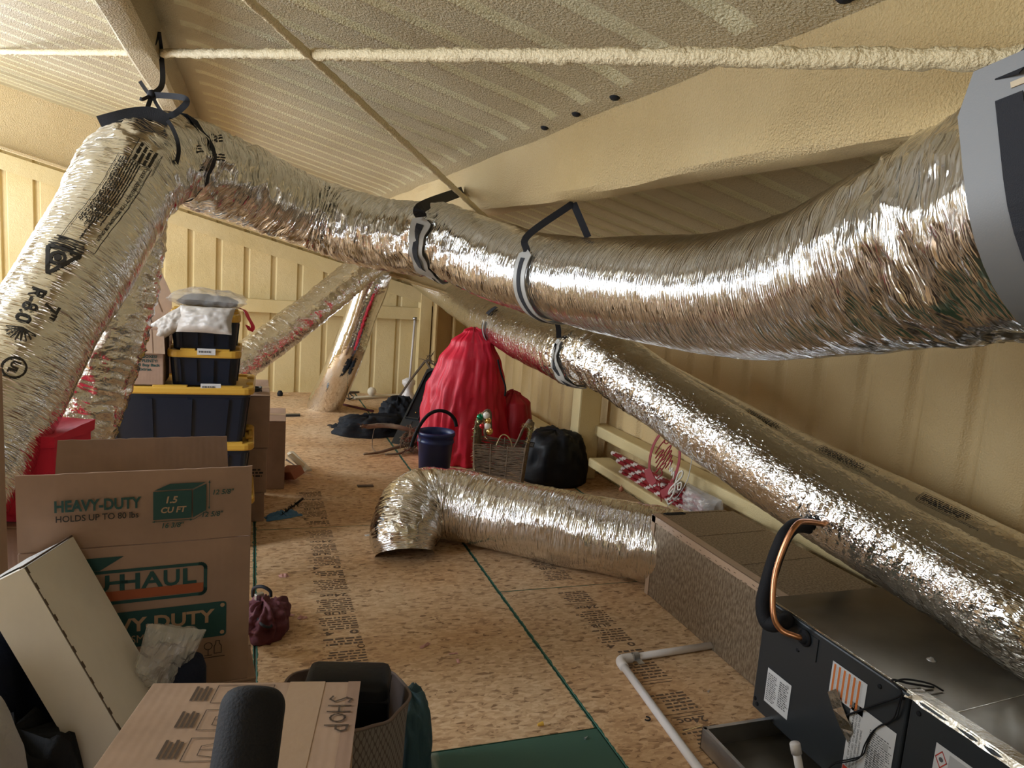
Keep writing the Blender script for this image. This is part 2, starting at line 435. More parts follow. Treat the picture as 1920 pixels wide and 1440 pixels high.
plain('galvanised', (0.50, 0.51, 0.52), 0.36, 1.0, bump=0.05, scale=60, var=0.15)
plain('steel_saddle', (0.165, 0.162, 0.155), 0.5, 0.15, bump=0.04, scale=400)
plain('pale_saddle', (0.42, 0.41, 0.38), 0.5, 0.1)
plain('cabinet_dark', (0.028, 0.033, 0.038), 0.38, 0.2, bump=0.03, scale=300)
plain('cabinet_top', (0.20, 0.175, 0.135), 0.30, 0.75, bump=0.03, scale=40, var=0.2)
plain('copper', (0.72, 0.36, 0.20), 0.32, 1.0, bump=0.05, scale=80)
plain('label_white', (0.62, 0.62, 0.62), 0.5)
plain('label_orange', (0.62, 0.17, 0.035), 0.5)
plain('label_red', (0.55, 0.05, 0.03), 0.5)
plain('label_yellow', (0.62, 0.36, 0.05), 0.5)
plain('label_ink', (0.10, 0.10, 0.10), 0.6)
plain('label_grey', (0.42, 0.42, 0.42), 0.6)
plain('tape', (0.43, 0.30, 0.205), 0.28, bump=0.1, scale=40)
plain('foil_tape', (0.62, 0.58, 0.50), 0.25, 1.0, bump=0.35, scale=45)
plain('bucket_blue', (0.012, 0.026, 0.12), 0.4)
plain('wicker', (0.19, 0.135, 0.09), 0.8, bump=0.3, scale=120, var=0.3)
plain('tinsel_gold', (0.60, 0.50, 0.28), 0.3, 0.9)
plain('tinsel_green', (0.20, 0.33, 0.08), 0.45, 0.3)
plain('bauble_green', (0.01, 0.22, 0.10), 0.12, 0.7)
plain('bauble_white', (0.80, 0.76, 0.70), 0.15)
plain('bauble_gold', (0.75, 0.52, 0.20), 0.18, 1.0)
plain('bauble_red', (0.5, 0.02, 0.03), 0.15, 0.6)
plain('candy_red', (0.22, 0.006, 0.014), 0.35)
plain('candy_white', (0.60, 0.53, 0.48), 0.4)
plain('ornament_red', (0.27, 0.012, 0.016), 0.6)
plain('ornament_white', (0.72, 0.68, 0.60), 0.45)
plain('wood_raw', (0.52, 0.36, 0.20), 0.7, bump=0.2, scale=30, var=0.15)
plain('wood_pale', (0.60, 0.49, 0.33), 0.65, bump=0.1, scale=30, var=0.1)
plain('wood_white', (0.66, 0.59, 0.47), 0.6, bump=0.1, scale=30)
plain('terracotta', (0.40, 0.15, 0.085), 0.8, bump=0.2, scale=60)
plain('insulation_pink', (0.60, 0.33, 0.29), 0.95, bump=0.6, scale=120)
plain('blue_film', (0.06, 0.17, 0.30), 0.55, bump=0.3, scale=40)
plain('teal_cloth', (0.03, 0.075, 0.095), 0.75, bump=0.2, scale=60)
plain('bag_lining', (0.17, 0.125, 0.11), 0.8, bump=0.1, scale=80)
plain('grey_quilt', (0.33, 0.33, 0.34), 0.7, bump=0.5, scale=60)
plain('window_frame', (0.7, 0.68, 0.62), 0.5)
plain('straw', (0.55, 0.38, 0.15), 0.7)
plain('branch', (0.10, 0.07, 0.045), 0.85)
def lattice_cloth(name):
    """taupe bag cloth printed with a pale net of pointed ovals"""
    m, nt, b = new_mat(name); L = nt.links.new
    uv = nt.nodes.new('ShaderNodeUVMap')
    outs = []
    for off in (0.0, 0.5):
        mp = nt.nodes.new('ShaderNodeMapping'); mp.inputs['Scale'].default_value = (52, 34, 1); mp.inputs['Location'].default_value = (off, off, 0)
        L(uv.outputs['UV'], mp.inputs['Vector'])
        fr = nt.nodes.new('ShaderNodeVectorMath'); fr.operation = 'FRACTION'; L(mp.outputs['Vector'], fr.inputs[0])
        su = nt.nodes.new('ShaderNodeVectorMath'); su.operation = 'SUBTRACT'; su.inputs[1].default_value = (0.5, 0.5, 0); L(fr.outputs[0], su.inputs[0])
        ab = nt.nodes.new('ShaderNodeVectorMath'); ab.operation = 'ABSOLUTE'; L(su.outputs[0], ab.inputs[0])
        sp = nt.nodes.new('ShaderNodeSeparateXYZ'); L(ab.outputs[0], sp.inputs[0])
        sq = nt.nodes.new('ShaderNodeMath'); sq.operation = 'MULTIPLY'; L(sp.outputs[1], sq.inputs[0]); L(sp.outputs[1], sq.inputs[1])
        s4 = nt.nodes.new('ShaderNodeMath'); s4.operation = 'MULTIPLY'; s4.inputs[1].default_value = 1.8; L(sq.outputs[0], s4.inputs[0])
        su2 = nt.nodes.new('ShaderNodeMath'); su2.operation = 'ADD'; L(sp.outputs[0], su2.inputs[0]); L(s4.outputs[0], su2.inputs[1])
        gt = nt.nodes.new('ShaderNodeMath'); gt.operation = 'LESS_THAN'; gt.inputs[1].default_value = 0.30; L(su2.outputs[0], gt.inputs[0])
        outs.append(gt)
    mx = nt.nodes.new('ShaderNodeMath'); mx.operation = 'MAXIMUM'; L(outs[0].outputs[0], mx.inputs[0]); L(outs[1].outputs[0], mx.inputs[1])
    mc = nt.nodes.new('ShaderNodeMixRGB'); mc.inputs[1].default_value = (0.13, 0.10, 0.095, 1); mc.inputs[2].default_value = (0.25, 0.215, 0.20, 1)
    L(mx.outputs[0], mc.inputs[0]); L(mc.outputs['Color'], b.inputs['Base Color'])
    b.inputs['Roughness'].default_value = 0.8
    return m
lattice_cloth('lattice_cloth')
M = MATS

# ---------------------------------------------------------------- lettering
_tx = {}
def text_geo(s, size=1.0, bold=0.0, shear=0.0, sx=1.0):
    """triangles of a word on the plane: (list of (x,y), faces, width)"""
    key = (s, bold, shear)
    if key not in _tx:
        c = bpy.data.curves.new('lettering', 'FONT'); c.body = s; c.size = 1.0; c.offset = bold; c.shear = shear
        c.resolution_u = 3; c.fill_mode = 'FRONT'
        o = bpy.data.objects.new('lettering', c)
        me = bpy.data.meshes.new_from_object(o)
        vs = [(v.co.x, v.co.y) for v in me.vertices]; fs = [tuple(p.vertices) for p in me.polygons]
        bpy.data.objects.remove(o); bpy.data.curves.remove(c); bpy.data.meshes.remove(me)
        _tx[key] = (vs, fs)
    vs, fs = _tx[key]
    x0 = min(v[0] for v in vs)
    out = [((x - x0) * size * sx, y * size) for x, y in vs]
    return out, fs, max(v[0] for v in out)
class Print:
    """flat print on a plane O + x U + y V, lifted slightly along N"""
    def __init__(s, O, U, V, lift=0.0012):
        s.O, s.U, s.V = Vector(O), Vector(U).normalized(), Vector(V).normalized()
        s.N = s.U.cross(s.V).normalized() * lift; s.mb = {}
    def m(s, ink): return s.mb.setdefault(ink, MB())
    def pt(s, x, y, k=1.0): return s.O + s.U * x + s.V * y + s.N * k
    def text(s, t, x, y, size, ink='ink_black', bold=0.0, shear=0.0, width=None, k=1.0, rot=0.0):
        vs, fs, w = text_geo(t, size, bold, shear)
        q = width / w if width else 1.0
        ca, sa = math.cos(rot), math.sin(rot)
        s.m(ink).add([s.pt(x + a * q * ca - b * sa, y + a * q * sa + b * ca, k) for a, b in vs], fs)
    def poly(s, pts, ink, k=1.0):
        s.m(ink).add([s.pt(a, b, k) for a, b in pts], [tuple(range(len(pts)))])
    def rect(s, x, y, w, h, ink, k=1.0): s.poly([(x, y), (x + w, y), (x + w, y + h), (x, y + h)], ink, k)
    def line(s, pts, w, ink, k=1.0, closed=False):
        if closed: pts = list(pts) + [pts[0]]
        for (a, b), (c, d) in zip(pts[:-1], pts[1:]):
            l = math.hypot(c - a, d - b)
            if l < 1e-9: continue
            nx, ny = -(d - b) / l * w / 2, (c - a) / l * w / 2; ex, ey = (c - a) / l * w / 2, (d - b) / l * w / 2
            s.poly([(a - ex - nx, b - ey - ny), (c + ex - nx, d + ey - ny), (c + ex + nx, d + ey + ny), (a - ex + nx, b - ey + ny)], ink, k)
    def rrect(s, x, y, w, h, r, ink, k=1.0, line=None):
        pts = []
        for cx, cy, a0 in ((x + w - r, y + r, -90), (x + w - r, y + h - r, 0), (x + r, y + h - r, 90), (x + r, y + r, 180)):
            for j in range(6): pts.append((cx + r * math.cos(R(a0 + 18 * j)), cy + r * math.sin(R(a0 + 18 * j))))
        if line: s.line(pts, line, ink, k, True)
        else: s.poly(pts, ink, k)
    def disc(s, x, y, r, ink, k=1.0, n=14, line=None):
        pts = [(x + r * math.cos(2 * PI * j / n), y + r * math.sin(2 * PI * j / n)) for j in range(n)]
        if line: s.line(pts, line, ink, k, True)
        else: s.poly(pts, ink, k)
    def greek(s, x, y, w, h, rows, ink, fill=0.55, seed=1, k=1.0):
        """rows of print too small to read: broken dashes"""
        rd = random.Random(seed); rh = h / rows
        for i in range(rows):
            a = 0.0; end = w * rd.uniform(0.72, 1.0)
            while a < end:
                l = rd.uniform(0.4, 1.9) * rh
                l = min(l, end - a)
                s.rect(x + a, y + h - (i + 1) * rh + rh * (1 - fill) / 2, l, rh * fill, ink, k)
                a += l + rh * 0.35
    def build(s, name, parent, world=False):
        for ink, mb in s.mb.items():
            o = mb.build(name, M[ink], parent, world=world)
            if len(mb.f) > 1: o['kind'] = 'stuff'

# ================================================================ THE SHELL
XL, XR, YN, YB = -4.4, 2.85, -2.45, 9.42
def rib_profile(a, b, phase, period=0.305, gw=0.085, depth=0.028, soft=0.022):
    pts = [(a, 0.0)]
    k = math.ceil((a - phase) / period)
    while phase + k * period < b - gw:
        c = phase + k * period
        if c - gw / 2 - soft > a:
            pts += [(c - gw / 2 - soft, 0.0), (c - gw / 2 - soft * 0.35, depth * 0.25), (c - gw / 2 + soft * 0.4, depth * 0.9), (c, depth), (c + gw / 2 - soft * 0.4, depth * 0.9), (c + gw / 2 + soft * 0.35, depth * 0.25), (c + gw / 2 + soft, 0.0)]
        k += 1
    pts.append((b, 0.0))
    return pts
# ceiling: underside of the ribbed roof sheets, sloping down to the right wall
prof = rib_profile(YN, YB, 2.53, gw=0.07, depth=0.016, soft=0.024)
xs = sorted(set([XL + (XR - XL) * i / 16 for i in range(17)] + [c + d for c in (-0.49, 1.27) for d in (-0.30, -0.22, -0.16, -0.12, 0.12, 0.16, 0.22, 0.30)]))
def gfade(x):
    k = min(abs(x + 0.49) - 0.12, abs(x - 1.27) - 0.12) / 0.13
    k = max(0.0, min(1.0, k)); return k * k * (3 - 2 * k)
vs = [(x, y, roof(x) + d * gfade(x) - 0.012 * (1 - gfade(x))) for x in xs for y, d in prof]
n = len(prof)
fs = [(i * n + j, i * n + j + 1, (i + 1) * n + j + 1, (i + 1) * n + j) for i in range(len(xs) - 1) for j in range(n - 1)]
cmb = MB().add(vs, fs)
ceiling = tag(cmb.build('ceiling', M['foam_ceiling'], smooth=True), kind='structure')
ceiling.data.materials.append(M['foam_rib'])       # paler, yellower foam colour on the rib trough faces
for k, pol_ in enumerate(ceiling.data.polygons):
    j = k % (n - 1); i = k // (n - 1)
    if prof[j][1] > 0.001 and prof[j + 1][1] > 0.001 and gfade((xs[i] + xs[i + 1]) / 2) > 0.45: pol_.material_index = 1
b = MB()                                            # roof skin above, closes the shell
b.slab((XL - 0.1, YN - 0.1, roof(XL - 0.1) + 0.08), (XR - XL + 0.2, 0, -0.25 * (XR - XL + 0.2)), (0, YB - YN + 0.2, 0), (0, 0, 0.05))
b.build('roof_skin', M['galvanised'], ceiling)
# black lumps standing in for the shade inside the open rib ends
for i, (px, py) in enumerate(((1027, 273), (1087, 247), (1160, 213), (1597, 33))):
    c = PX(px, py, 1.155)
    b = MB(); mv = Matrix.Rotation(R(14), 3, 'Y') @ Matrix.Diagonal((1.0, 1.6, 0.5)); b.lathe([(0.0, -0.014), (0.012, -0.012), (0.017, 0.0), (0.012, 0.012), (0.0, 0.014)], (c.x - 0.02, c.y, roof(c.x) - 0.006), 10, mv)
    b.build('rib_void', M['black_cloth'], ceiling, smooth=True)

# walls
def wall(name, prof, P0, U, N, top, mat, smooth=True):
    """ribbed sheet: profile along U, depth along N (outwards), height from top(u)"""
    P0, U, N = Vector(P0), Vector(U), Vector(N); vs = []
    for u, d in prof:
        p = P0 + U * u + N * d
        vs += [p + Vector((0, 0, -0.02)), p + Vector((0, 0, top(p.x) + 0.03))]
    fs = [(2 * i, 2 * i + 2, 2 * i + 3, 2 * i + 1) for i in range(len(prof) - 1)]
    return tag(MB().add(vs, fs).build(name, mat, smooth=smooth), kind='structure')
wall('wall_back', rib_profile(0, XR - XL, 0.06, gw=0.05, depth=0.03, soft=0.012), (XL, YB - 0.03, 0), (1, 0, 0), (0, 1, 0), roof, M['foam_wall'], False)
wr = wall('wall_right', rib_profile(0, YB - YN, 0.1, gw=0.07, depth=0.03, soft=0.02), (XR, YN, 0), (0, 1, 0), (1, 0, 0), roof, M['foam_wall_amber'])
tag(MB().slab((XL - 0.1, YN - 0.1, 0), (XR - XL + 0.2, 0, 0), (0, 0.06, 0), (0, 0, 3.7)).build('wall_front', M['foam_wall']), kind='structure')
wl = tag(MB().slab((XL - 0.1, YN, 0), (0.06, 0, 0), (0, YB - YN, 0), (0, 0, 3.7)).build('wall_left', M['foam_wall']), kind='structure')
for k, (yc, wy) in enumerate(((7.2, 3.8), (2.5, 3.4))):  # second frame only goes round the added near-left fill
    b = MB()
    for (y0, y1, z0, z1) in ((yc - wy / 2 - 0.08, yc + wy / 2 + 0.08, 1.02, 1.1), (yc - wy / 2 - 0.08, yc + wy / 2 + 0.08, 2.6, 2.68), (yc - wy / 2 - 0.08, yc - wy / 2, 1.1, 2.6), (yc + wy / 2, yc + wy / 2 + 0.08, 1.1, 2.6)):
        b.slab((XL - 0.04, y0, z0), (0.1, 0, 0), (0, y1 - y0, 0), (0, 0, z1 - z0))
    tag(b.build('window_%d' % (k + 1), M['window_frame']), kind='structure')

b = MB()
for (x0, x1, z0, z1) in ((-4.35, -2.89, 0.52, 0.6), (-4.35, -2.89, 2.3, 2.38), (-4.35, -4.27, 0.6, 2.3), (-2.97, -2.89, 0.6, 2.3)): b.slab((x0, 9.33, z0), (x1 - x0, 0, 0), (0, 0.07, 0), (0, 0, z1 - z0))
tag(b.build('window_3', M['window_frame']), kind='structure')
# end frame and girts on the back wall
def zrake(x): return 2.12 - 0.2515 * (x + 0.98)
def sloped(mb, x0, x1, z0, z1, y0, y1):
    """bar following the roof pitch; z0,z1 offsets from zrake"""
    p = []
    for x in (x0, x1):
        for z in (z0, z1):
            p += [(x, y0, zrake(x) + z), (x, y1, zrake(x) + z)]
    mb.add(p, [(0, 1, 3, 2), (4, 6, 7, 5), (0, 4, 5, 1), (2, 3, 7, 6), (0, 2, 6, 4), (1, 5, 7, 3)])
b = MB(); sloped(b, XL, 2.45, -0.17, 0.0, 9.2, 9.39); tag(b.build('trim_1', M['foam_wall']), kind='structure')           # rake member
b = MB()
b.slab((XL, 9.24, 0.98), (6.55, 0, 0), (0, 0.14, 0), (0, 0, 0.15)); tag(b.build('trim_2', M['foam_wall']), kind='structure')   # back girt
raf = MB(); sloped(raf, XL, 2.84, 0.0, 0.022, 7.80, 8.02)
rafter = tag(raf.build('rafter_beam', M['foam_beam']), kind='structure')
WM['rafter_beam'] = Matrix.Identity(4)
b = MB(); sloped(b, XL, 2.84, 0.02, 0.55, 7.89, 7.93); b.build('rafter_web', M['foam_beam'], rafter)
# corner post, dark column beside it
b = MB(); b.slab((2.0, 9.185, 0), (0.14, 0, 0), (0, 0.175, 0), (0, 0, 1.34)); tag(b.build('trim_3', M['foam_wall']), kind='structure')
b = MB(); b.slab((2.16, 9.0, 0), (0.02, 0, 0), (0, 0.3, 0), (0, 0, 1.32)); b.slab((2.16, 9.14, 0), (0.25, 0, 0), (0, 0.02, 0), (0, 0, 1.32)); b.slab((2.39, 9.0, 0), (0.02, 0, 0), (0, 0.3, 0), (0, 0, 1.32))
tag(b.build('corner_column', M['foam_wall_amber']), kind='structure')
# right wall: girts and posts standing proud of the sheets
b = MB(); b.box((2.64, 7.43, 0.2), (0.19, 3.7, 0.075), bev=0.012); tag(b.build('trim_4', M['foam_wall']), kind='structure')
b = MB(); b.box((2.61, 4.15, 0.235), (0.19, 1.95, 0.07), bev=0.012); tag(b.build('trim_5', M['foam_wall']), kind='structure')
b = MB(); b.box((2.77, 2.0, 0.42), (0.14, 7.0, 0.09), bev=0.012); tag(b.build('trim_6', M['foam_wall']), kind='structure')
b = MB(); b.box((2.64, 5.50, 0.75), (0.20, 0.16, 1.5), bev=0.015); tag(b.build('trim_7', M['foam_wall']), kind='structure')
# long roof beams (purlins) under the ceiling
b = MB(); 
def long_beam(x0, x1, zb, y0, y1, seed, amp):
    ys = [y0 + (y1 - y0) * i / 60 for i in range(61)]; vs = []; 
    c = 0.022
    for y in ys:
        w = lambda k: amp * noise.noise(Vector((y * 1.7, k * 3.1, seed)))
        sec = [(x0, roof(x0) + 0.03), (x0 - 0.012, roof(x0) - 0.02), (x0, roof(x0) - 0.05), (x0, zb + c), (x0 + c, zb), (x1 - c, zb), (x1, zb + c), (x1, roof(x1) - 0.05), (x1 + 0.012, roof(x1) - 0.02), (x1, roof(x1) + 0.03)]
        vs += [(x + w(i), y, z + (w(i + 20) if 1 < i < 8 else 0)) for i, (x, z) in enumerate(sec)]
    m = 10
    fs = [(i * m + j, (i + 1) * m + j, (i + 1) * m + j + 1, i * m + j + 1) for i in range(60) for j in range(m - 1)]
    return MB().add(vs, fs)
tag(smooth_by_angle(long_beam(1.19, 1.345, 1.985, YN, YB, 1.0, 0.02).build('roof_beam', M['foam_beam']), 40), kind='structure')
tag(smooth_by_angle(long_beam(-0.555, -0.425, 2.485, YN, YB, 5.0, 0.008).build('roof_beam', M['foam_ceiling']), 40), kind='structure')

# ---------------------------------------------------------------- floor of strand board sheets
b = MB(); b.slab((XL - 0.1, YN - 0.1, -0.10), (XR - XL + 0.2, 0, 0), (0, YB - YN + 0.2, 0), (0, 0, 0.078))
floor = tag(b.build('floor', M['wood_raw']), kind='structure'); WM['floor'] = Matrix.Identity(4)
SEAMS = {-3.59: [-0.4, 2.0, 4.4, 6.8], -2.38: [1.1, 3.5, 5.9, 8.3], -1.17: [-0.5, 1.9, 4.55, 7.0], 0.04: [-0.16, 2.268, 4.552, 6.69, 8.85], 1.25: [1.05, 3.46, 5.62, 8.0], 2.46: [2.3, 4.7, 7.1], -4.4: [3.0, 6.0]}
edges = sorted(SEAMS) + [XR]
for x0, x1 in zip(edges[:-1], edges[1:]):
    ys = [YN] + SEAMS[x0] + [YB]
    for y0, y1 in zip(ys[:-1], ys[1:]):
        g = 0.0025; bv = 0.002
        a0, a1, c0, c1 = x0 + g, x1 - g, y0 + g, y1 - g
        top = [(a0 + bv, c0 + bv, 0), (a1 - bv, c0 + bv, 0), (a1 - bv, c1 - bv, 0), (a0 + bv, c1 - bv, 0)]
        mid = [(a0, c0, -bv), (a1, c0, -bv), (a1, c1, -bv), (a0, c1, -bv)]
        bot = [(x, y, -0.0225) for x, y, _ in mid]
        # subdivide the top in three strips so the edge distance survives in the UV
        uvt = [(0, 0)] * 4
        vs = top + mid + bot; w = x1 - x0
        xm = (a0 + a1) / 2
        extra = [(xm, c0 + bv, 0), (xm, c1 - bv, 0)]
        allv = vs + extra
        uv = []
        for v in allv: uv.append((max(0.0, min(v[0] - x0, x1 - v[0])), v[1] - y0))
        fs = [(0, 12, 13, 3), (12, 1, 2, 13), (4, 5, 1, 12, 0), (5, 6, 2, 1), (6, 7, 3, 13, 2), (7, 4, 0, 3), (8, 9, 5, 4), (9, 10, 6, 5), (10, 11, 7, 6), (11, 8, 4, 7)]
        green = abs(x0 - 0.04) < 0.01 and y1 < 2.3
        MB().add(allv, fs, uv).build('osb_sheet', M['green_board' if green else 'osb'], floor)

# ================================================================ DUCTS
class Duct:
    def __init__(s, ctrl, step=0.011, nring=72):
        """ctrl: (point, radius, crumple)"""
        per = 16
        pos = catmull([c[0] for c in ctrl], per)
        rad = []; cru = []
        for i in range(len(ctrl) - 1):
            for k in range(per):
                t = k / per; t2 = t * t * (3 - 2 * t)
                rad.append(ctrl[i][1] + (ctrl[i + 1][1] - ctrl[i][1]) * t2); cru.append(ctrl[i][2] + (ctrl[i + 1][2] - ctrl[i][2]) * t2)
        rad.append(ctrl[-1][1]); cru.append(ctrl[-1][2])
        ln = [0.0]
        for a, b in zip(pos[:-1], pos[1:]): ln.append(ln[-1] + (b - a).length)
        s.length = ln[-1]; s.ln, s.pos, s.rad, s.cru = ln, pos, rad, cru
        s.step, s.nring = step, nring
        s.seed, s.ripple, s.pitch = 0.0, 0.0, 0.034
    def sample(s, d):
        d = max(0.0, min(s.length, d)); lo = 0; hi = len(s.ln) - 1
        while hi - lo > 1:
            m = (lo + hi) // 2
            if s.ln[m] <= d: lo = m
            else: hi = m
        t = (d - s.ln[lo]) / max(1e-9, s.ln[hi] - s.ln[lo])
        c = s.pos[lo].lerp(s.pos[hi], t)
        a = s.pos[max(0, lo - 1)]; b = s.pos[min(len(s.pos) - 1, hi + 1)]
        T = (b - a).normalized()
        up = Vector((0, 0, 1)) - T * T.z; up.normalize()
        return c, T, up, T.cross(up), s.rad[lo] + (s.rad[hi] - s.rad[lo]) * t, s.cru[lo] + (s.cru[hi] - s.cru[lo]) * t
    def disp(s, d, a, q, cr):
        e = s.ripple * math.sin(2 * PI * d / s.pitch) * (0.6 + 0.6 * noise.noise(q * 2.0))
        e += 0.010 * noise.noise(q * 3.3 + Vector((s.seed, 0, 0)))
        if cr > 0.01:
            nv = noise.noise(q * 11.0 + Vector((s.seed * 3, 1, 2)))
            w = noise.noise(Vector((d * 26.0 + 2.0 * noise.noise(q * 4.0), a * 1.1, s.seed)))
            w2 = noise.noise(Vector((d * 60.0 + 2.0 * noise.noise(q * 7.0), a * 2.0, s.seed + 9)))
            e += cr * (0.014 * (1 - 2.2 * abs(nv)) + 0.012 * (1 - 2.4 * abs(w)) + 0.006 * (1 - 2.4 * abs(w2)) + 0.005 * noise.noise(q * 34.0))
        return e
    def surf(s, d, ang, off=0.0):
        c, T, up, sd, r, cr = s.sample(d)
        dv = up * math.cos(ang) + sd * math.sin(ang)
        a = ang % (2 * PI)
        return c + dv * (r + off + s.disp(max(0.0, min(s.length, d)), a, c + dv * r, cr))
    def cam_angle(s, d):
        c, T, up, sd, r, cr = s.sample(d); v = C0 - c
        return math.atan2(v.dot(sd), v.dot(up))
    def near(s, p):
        """arc length of the axis point nearest to p"""
        best = min(range(len(s.pos)), key=lambda i: (s.pos[i] - p).length); return s.ln[best]
    def mesh(s):
        n = max(8, int(s.length / s.step)); m = s.nring; vs = []; uv = []
        for i in range(n + 1):
            d = s.length * i / n
            c, T, up, sd, r, cr = s.sample(d)
            for k in range(m + 1):
                a = 2 * PI * (k % m) / m
                dirv = up * math.cos(a) + sd * math.sin(a)
                vs.append(c + dirv * (r + s.disp(d, a, c + dirv * r, cr))); uv.append((2 * PI * k / m * 0.18, d))
        fs = [(i * (m + 1) + k, i * (m + 1) + k + 1, (i + 1) * (m + 1) + k + 1, (i + 1) * (m + 1) + k) for i in range(n) for k in range(m)]
        return MB().add(vs, fs, uv)
def duct_thing(name, label, duct, mat, seed, group=None, ripple=0.0009, pitch=0.034):
    duct.seed, duct.ripple, duct.pitch = seed, ripple, pitch
    root = thing(name, label, 'duct', duct.pos[0] + Vector((0, 0, 0)), 0, group)
    duct.mesh().build('jacket', mat, root, smooth=True, world=True)
    return root

# main run: left limb, bend under the strap, then over to the near right
main = Duct([(PD(-150, 1010, 2.15), 0.165, 0.15), (PD(-40, 830, 2.35), 0.17, 0.2), (PD(66, 640, 2.52), 0.17, 0.12), (PD(180, 450, 2.75), 0.178, 0.1), (PD(255, 322, 3.02), 0.185, 0.75),
             (PD(330, 300, 3.35), 0.165, 1.3), (PD(430, 335, 3.75), 0.19, 0.9), (PD(590, 402, 4.15), 0.185, 0.55), (PD(720, 440, 4.1), 0.185, 0.6), (PD(835, 455, 3.85), 0.178, 0.7), (PD(930, 490, 3.6), 0.185, 0.2),
             (PD(1040, 520, 3.3), 0.185, 0.1), (PD(1290, 552, 2.55), 0.2, 0.08), (PD(1500, 535, 2.05), 0.205, 0.1), (PD(1690, 480, 1.68), 0.208, 0.35), (PD(1850, 425, 1.42), 0.205, 0.9), (PD(2060, 360, 1.2), 0.2, 0.7), (PD(2500, 250, 1.0), 0.2, 0.4)], 0.010, 80)
duct_main = duct_thing('flexible_duct', 'fat silver foil duct slung across the room, with printed limb at one end', main, M['foil_pleated'], 1.0)
# limb hanging down behind the printed one
limb2 = Duct([(PD(282, 385, 3.35), 0.08, 0.2), (PD(254, 470, 3.3), 0.115, 0.5), (PD(228, 555, 3.26), 0.135, 0.6), (PD(197, 645, 3.22), 0.145, 0.7), (PD(160, 745, 3.2), 0.15, 0.7), (PD(118, 855, 3.15), 0.15, 0.6), (PD(85, 960, 3.1), 0.15, 0.4)], 0.012, 64)
duct_thing('flexible_duct', 'crumpled slack foil duct hanging behind the printed limb above the red cube', limb2, M['foil_smooth'], 2.0, ripple=0.0)
# two thin ducts rising from the far floor
ductA = Duct([(PD(400, 724, 6.35), 0.15, 0.5), (PD(470, 668, 6.6), 0.15, 0.55), (PD(580, 585, 7.0), 0.15, 0.5), (PD(672, 512, 7.4), 0.15, 0.45), (PD(740, 462, 7.7), 0.15, 0.2)], 0.014, 56)
duct_thing('flexible_duct', 'straight slanting foil duct rising from behind the small storage totes', ductA, M['foil_crinkled'], 3.0)
ductB = Duct([(PZ(606, 766, -0.01), 0.18, 0.12), (PD(640, 690, 7.95), 0.175, 0.05), (PD(672, 605, 7.85), 0.168, 0.03), (PD(704, 515, 7.8), 0.165, 0.05), (PD(716, 470, 7.8), 0.165, 0.1)], 0.014, 56)
duct_thing('flexible_duct', 'smooth shiny duct standing slanted on the floor near the back wall', ductB, M['foil_tight'], 4.0, ripple=0.0)
# long duct down the right side to the air handler, and its neighbour by the wall
ductC = Duct([(PD(790, 515, 8.8), 0.17, 0.05), (PD(870, 572, 7.9), 0.17, 0.08), (PD(950, 618, 6.3), 0.172, 0.15), (PD(1040, 655, 4.95), 0.178, 0.15), (PD(1085, 668, 4.45), 0.17, 0.8), (PD(1125, 672, 4.15), 0.155, 0.7), (PD(1255, 756, 3.65), 0.155, 0.15), (PD(1474, 898, 3.1), 0.155, 0.12), (PD(1736, 1055, 2.66), 0.158, 0.2), (PD(1920, 1160, 2.38), 0.16, 0.25), (PD(2250, 1340, 2.05), 0.16, 0.3), (Vector((2.50, 0.35, 0.69)), 0.16, 0.3), (Vector((2.50, -0.6, 0.70)), 0.16, 0.3)], 0.011, 72)
duct_thing('flexible_duct', 'long crinkled foil duct running down over the air handler from the strapped joint', ductC, M['foil_crinkled'], 5.0, ripple=0.0012)
ductD = Duct([(PD(1130, 655, 4.55), 0.15, 0.1), (PD(1250, 738, 4.0), 0.15, 0.06), (PD(1400, 822, 3.6), 0.15, 0.05), (PD(1560, 905, 3.2), 0.15, 0.05), (PD(1740, 1000, 2.88), 0.15, 0.05), (PD(1920, 1092, 2.6), 0.15, 0.08), (PD(2250, 1262, 2.2), 0.15, 0.1), (Vector((2.67, 0.4, 0.80)), 0.15, 0.1), (Vector((2.67, -0.6, 0.82)), 0.15, 0.1)], 0.012, 64)
duct_thing('flexible_duct', 'second foil duct with fine print along its top, tight against the right wall', ductD, M['foil_smooth'], 6.0, ripple=0.001)
# duct lying on the floor, elbow at the far end, plenum at the near end
gE = [PZ(1210, 1040, 0.20)]
ductE = Duct([(Vector((0.86, 4.02, 0.0)), 0.17, 0.3), (Vector((0.87, 4.10, 0.11)), 0.20, 0.5), (Vector((0.98, 4.24, 0.215)), 0.215, 0.5), (Vector((1.18, 4.22, 0.235)), 0.215, 0.25), (Vector((1.48, 3.98, 0.225)), 0.213, 0.15), (Vector((1.82, 3.70, 0.222)), 0.213, 0.15), (Vector((2.09, 3.49, 0.222)), 0.213, 0.3), (Vector((2.22, 3.38, 0.222)), 0.21, 0.5), (Vector((2.28, 3.33, 0.22)), 0.205, 0.5)], 0.010, 80)
duct_thing('flexible_duct', 'foil duct lying on the floor with its end plugged into the duct board box', ductE, M['foil_pleated'], 7.0, ripple=0.0016)

